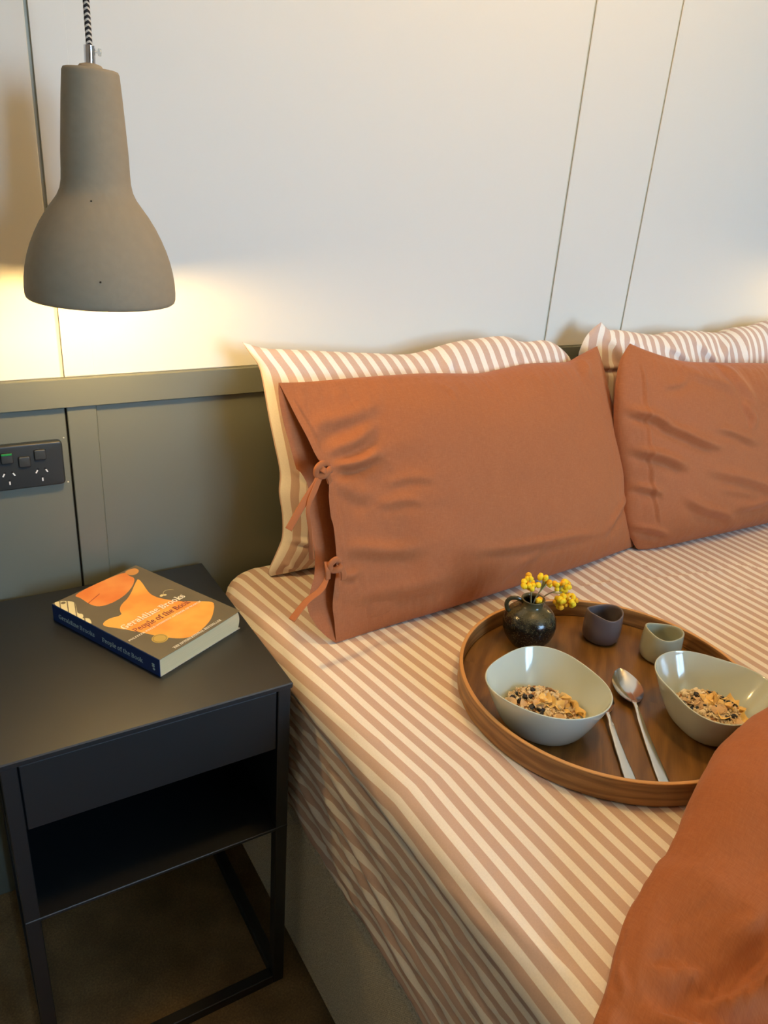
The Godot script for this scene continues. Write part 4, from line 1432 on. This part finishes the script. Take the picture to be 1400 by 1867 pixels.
func spoon(label: String, tail: Vector3, tip: Vector3, half: float) -> void:
	var d := tip - tail
	var o := thing("spoon", label, "spoon", tail, atan2(d.x, d.z), "steel spoons on the tray")
	var l := d.length()
	var hl := l * 0.36  # head length
	var s := l - hl
	part("handle", sweep([Vector3(0, 0.0016, 0.0), Vector3(0, 0.0016, 0.02), Vector3(0, 0.0020, s * 0.4), Vector3(0, 0.0045, s * 0.72), Vector3(0, 0.0080, s * 0.93), Vector3(0, 0.0078, s + 0.006)], [0.0074, 0.0072, 0.0058, 0.0044, 0.0032, 0.0034], [0.0013, 0.0014, 0.0016, 0.0018, 0.0020, 0.0014], Vector3(0, 1, 0), 16, 10), M.steel, o)
	var P := PackedVector3Array()
	var U := PackedVector2Array()
	var nu := 33
	var nv := 41
	for side in [0, 1]:
		for j in nv:
			var t := float(j) / (nv - 1)
			var a := PI * t
			var w := half * pow(sin(a), 0.62) * (1.06 - 0.22 * t) if t > 0.0 and t < 1.0 else 0.0
			for i in nu:
				var u := 2.0 * i / (nu - 1) - 1.0
				var dep := 0.0085 * (1.0 - u * u) * pow(sin(a), 0.8)
				P.append(Vector3(u * w, 0.0090 - dep - (0.0009 if side else 0.0), s + hl * t))
				U.append(Vector2(u, t))
	var n := nu * nv
	part("spoon_head", join([grid(P.slice(0, n), nu, nv, U.slice(0, n), Vector3(0, -1, s)), grid(P.slice(n), nu, nv, U.slice(n), Vector3(0, 1, s))]), M.steel, o)


# ------------------------------------------------------------------ vase and flowers
func build_vase_and_flowers() -> void:
	var at := Vector3(0.751, BED_Y + 0.0087, 0.447)
	var v := thing("vase", "small round black glazed vase with a handle, holding yellow flowers", "vase", at)
	var body := part("vase_body", lathe([[0.0, 0.0], [0.022, 0.0], [0.0245, 0.0008], [0.0300, 0.0070], [0.0360, 0.0160], [0.0400, 0.0270], [0.0411, 0.0370], [0.0395, 0.0465], [0.0350, 0.0550], [0.0280, 0.0615], [0.0205, 0.0650], [0.0170, 0.0672],
		[0.0158, 0.0705], [0.0160, 0.0745], [0.0178, 0.0772], [0.0182, 0.0784], [0.0172, 0.0792], [0.0152, 0.0785], [0.0140, 0.0760], [0.0136, 0.0705], [0.0150, 0.0672], [0.024, 0.0610], [0.036, 0.045], [0.038, 0.030], [0.026, 0.006], [0.0, 0.005]], 72), M.black_glaze, v)
	var dir := Vector3(-0.86, 0, -0.45).normalized()
	part("handle", sweep([dir * 0.0155 + Vector3(0, 0.0735, 0), dir * 0.0255 + Vector3(0, 0.0785, 0), dir * 0.0360 + Vector3(0, 0.0770, 0), dir * 0.0402 + Vector3(0, 0.0690, 0), dir * 0.0375 + Vector3(0, 0.0590, 0), dir * 0.0325 + Vector3(0, 0.0550, 0)], [0.0033], [0.0026], dir.cross(Vector3(0, 1, 0)), 14, 8), M.olive_glaze, v)
	var lobes := [ball(Vector3(0.0042, 0.0039, 0.0042), 12, 0.25, 61), ball(Vector3(0.0048, 0.0043, 0.0048), 12, 0.25, 62), ball(Vector3(0.0037, 0.0038, 0.0037), 12, 0.25, 63)]
	var mouth := Vector3(0, 0.074, 0)
	# [label, stem path relative to the vase foot, heads: [centre, spread, count]]
	var sprigs := [
		["upright sprig of yellow button flowers, tallest in the vase", [Vector3(0.004, 0.030, 0.0), Vector3(-0.008, 0.076, 0.004), Vector3(-0.018, 0.104, 0.010)],
			[[Vector3(-0.026, 0.122, 0.006), Vector3(0.007, 0.005, 0.006), 6], [Vector3(-0.020, 0.113, 0.014), Vector3(0.010, 0.004, 0.008), 9], [Vector3(-0.034, 0.114, 0.010), Vector3(0.003, 0.003, 0.003), 2]]],
		["short sprig of yellow button flowers in the middle of the vase", [Vector3(0.0, 0.030, 0.004), Vector3(-0.004, 0.076, 0.006), Vector3(0.000, 0.104, 0.014)],
			[[Vector3(-0.004, 0.123, 0.016), Vector3(0.005, 0.006, 0.005), 6], [Vector3(0.002, 0.116, 0.022), Vector3(0.004, 0.003, 0.004), 3]]],
		["large drooping cluster of yellow button flowers on the right of the vase", [Vector3(-0.004, 0.030, 0.0), Vector3(0.010, 0.078, 0.006), Vector3(0.030, 0.096, 0.018)],
			[[Vector3(0.030, 0.106, 0.022), Vector3(0.012, 0.006, 0.010), 12], [Vector3(0.042, 0.098, 0.016), Vector3(0.008, 0.010, 0.008), 12], [Vector3(0.030, 0.086, 0.036), Vector3(0.020, 0.008, 0.010), 30], [Vector3(0.042, 0.080, 0.030), Vector3(0.012, 0.008, 0.008), 16]]],
		["tiny pair of yellow buds just inside the vase's mouth", [Vector3(0.002, 0.040, 0.004), Vector3(0.003, 0.066, 0.006), Vector3(0.004, 0.076, 0.008)],
			[[Vector3(0.003, 0.079, 0.008), Vector3(0.005, 0.0015, 0.002), 4]]]]
	var g := RandomNumberGenerator.new()
	g.seed = 19
	for s in sprigs:
		var o := thing("flower_sprig", s[0], "flower", at, 0.0, "yellow flowers in the vase")
		part("stem", sweep(s[1], [0.0012, 0.0011, 0.0009], [0.0012, 0.0011, 0.0009], Vector3(0.3, 0.1, 1), 8, 8), M.stem, o)
		var tip: Vector3 = s[1][2]
		for h in s[2]:
			if h[2] > 2 or s[2].size() > 1:
				part("side_stem", sweep([tip, tip.lerp(h[0], 0.5) + Vector3(0, 0.002, 0), h[0] - Vector3(0, 0.002, 0)], [0.0008], [0.0008], Vector3(0.3, 0.1, 1), 6, 5), M.sage, o)
			for k in h[2]:
				var q := Vector3(g.randf_range(-1, 1), g.randf_range(-1, 1), g.randf_range(-1, 1))
				if q.length() > 1.0:
					q = q.normalized()
				var m := part("flower_head", lobes[k % 3], M.amber if g.randf() < 0.35 else M.yellow, o, h[0] + q * h[1])
				m.rotation = Vector3(g.randf() * 3, g.randf() * 3, 0)
		# woolly leaves under the heads
		if s[2].size() > 1:
			for k in 3:
				var h: Array = s[2][k % s[2].size()]
				var e: Vector3 = tip.lerp(h[0], 0.9) + Vector3(g.randf_range(-0.004, 0.004), 0.002, 0.003)
				part("leaf", sweep([tip.lerp(s[1][1], 0.3), tip.lerp(e, 0.6) + Vector3(0, 0.003, 0.002), e], [0.0008, 0.0024, 0.0006], [0.0003], Vector3(0, 1, 0.3), 8, 6), M.sage, o)
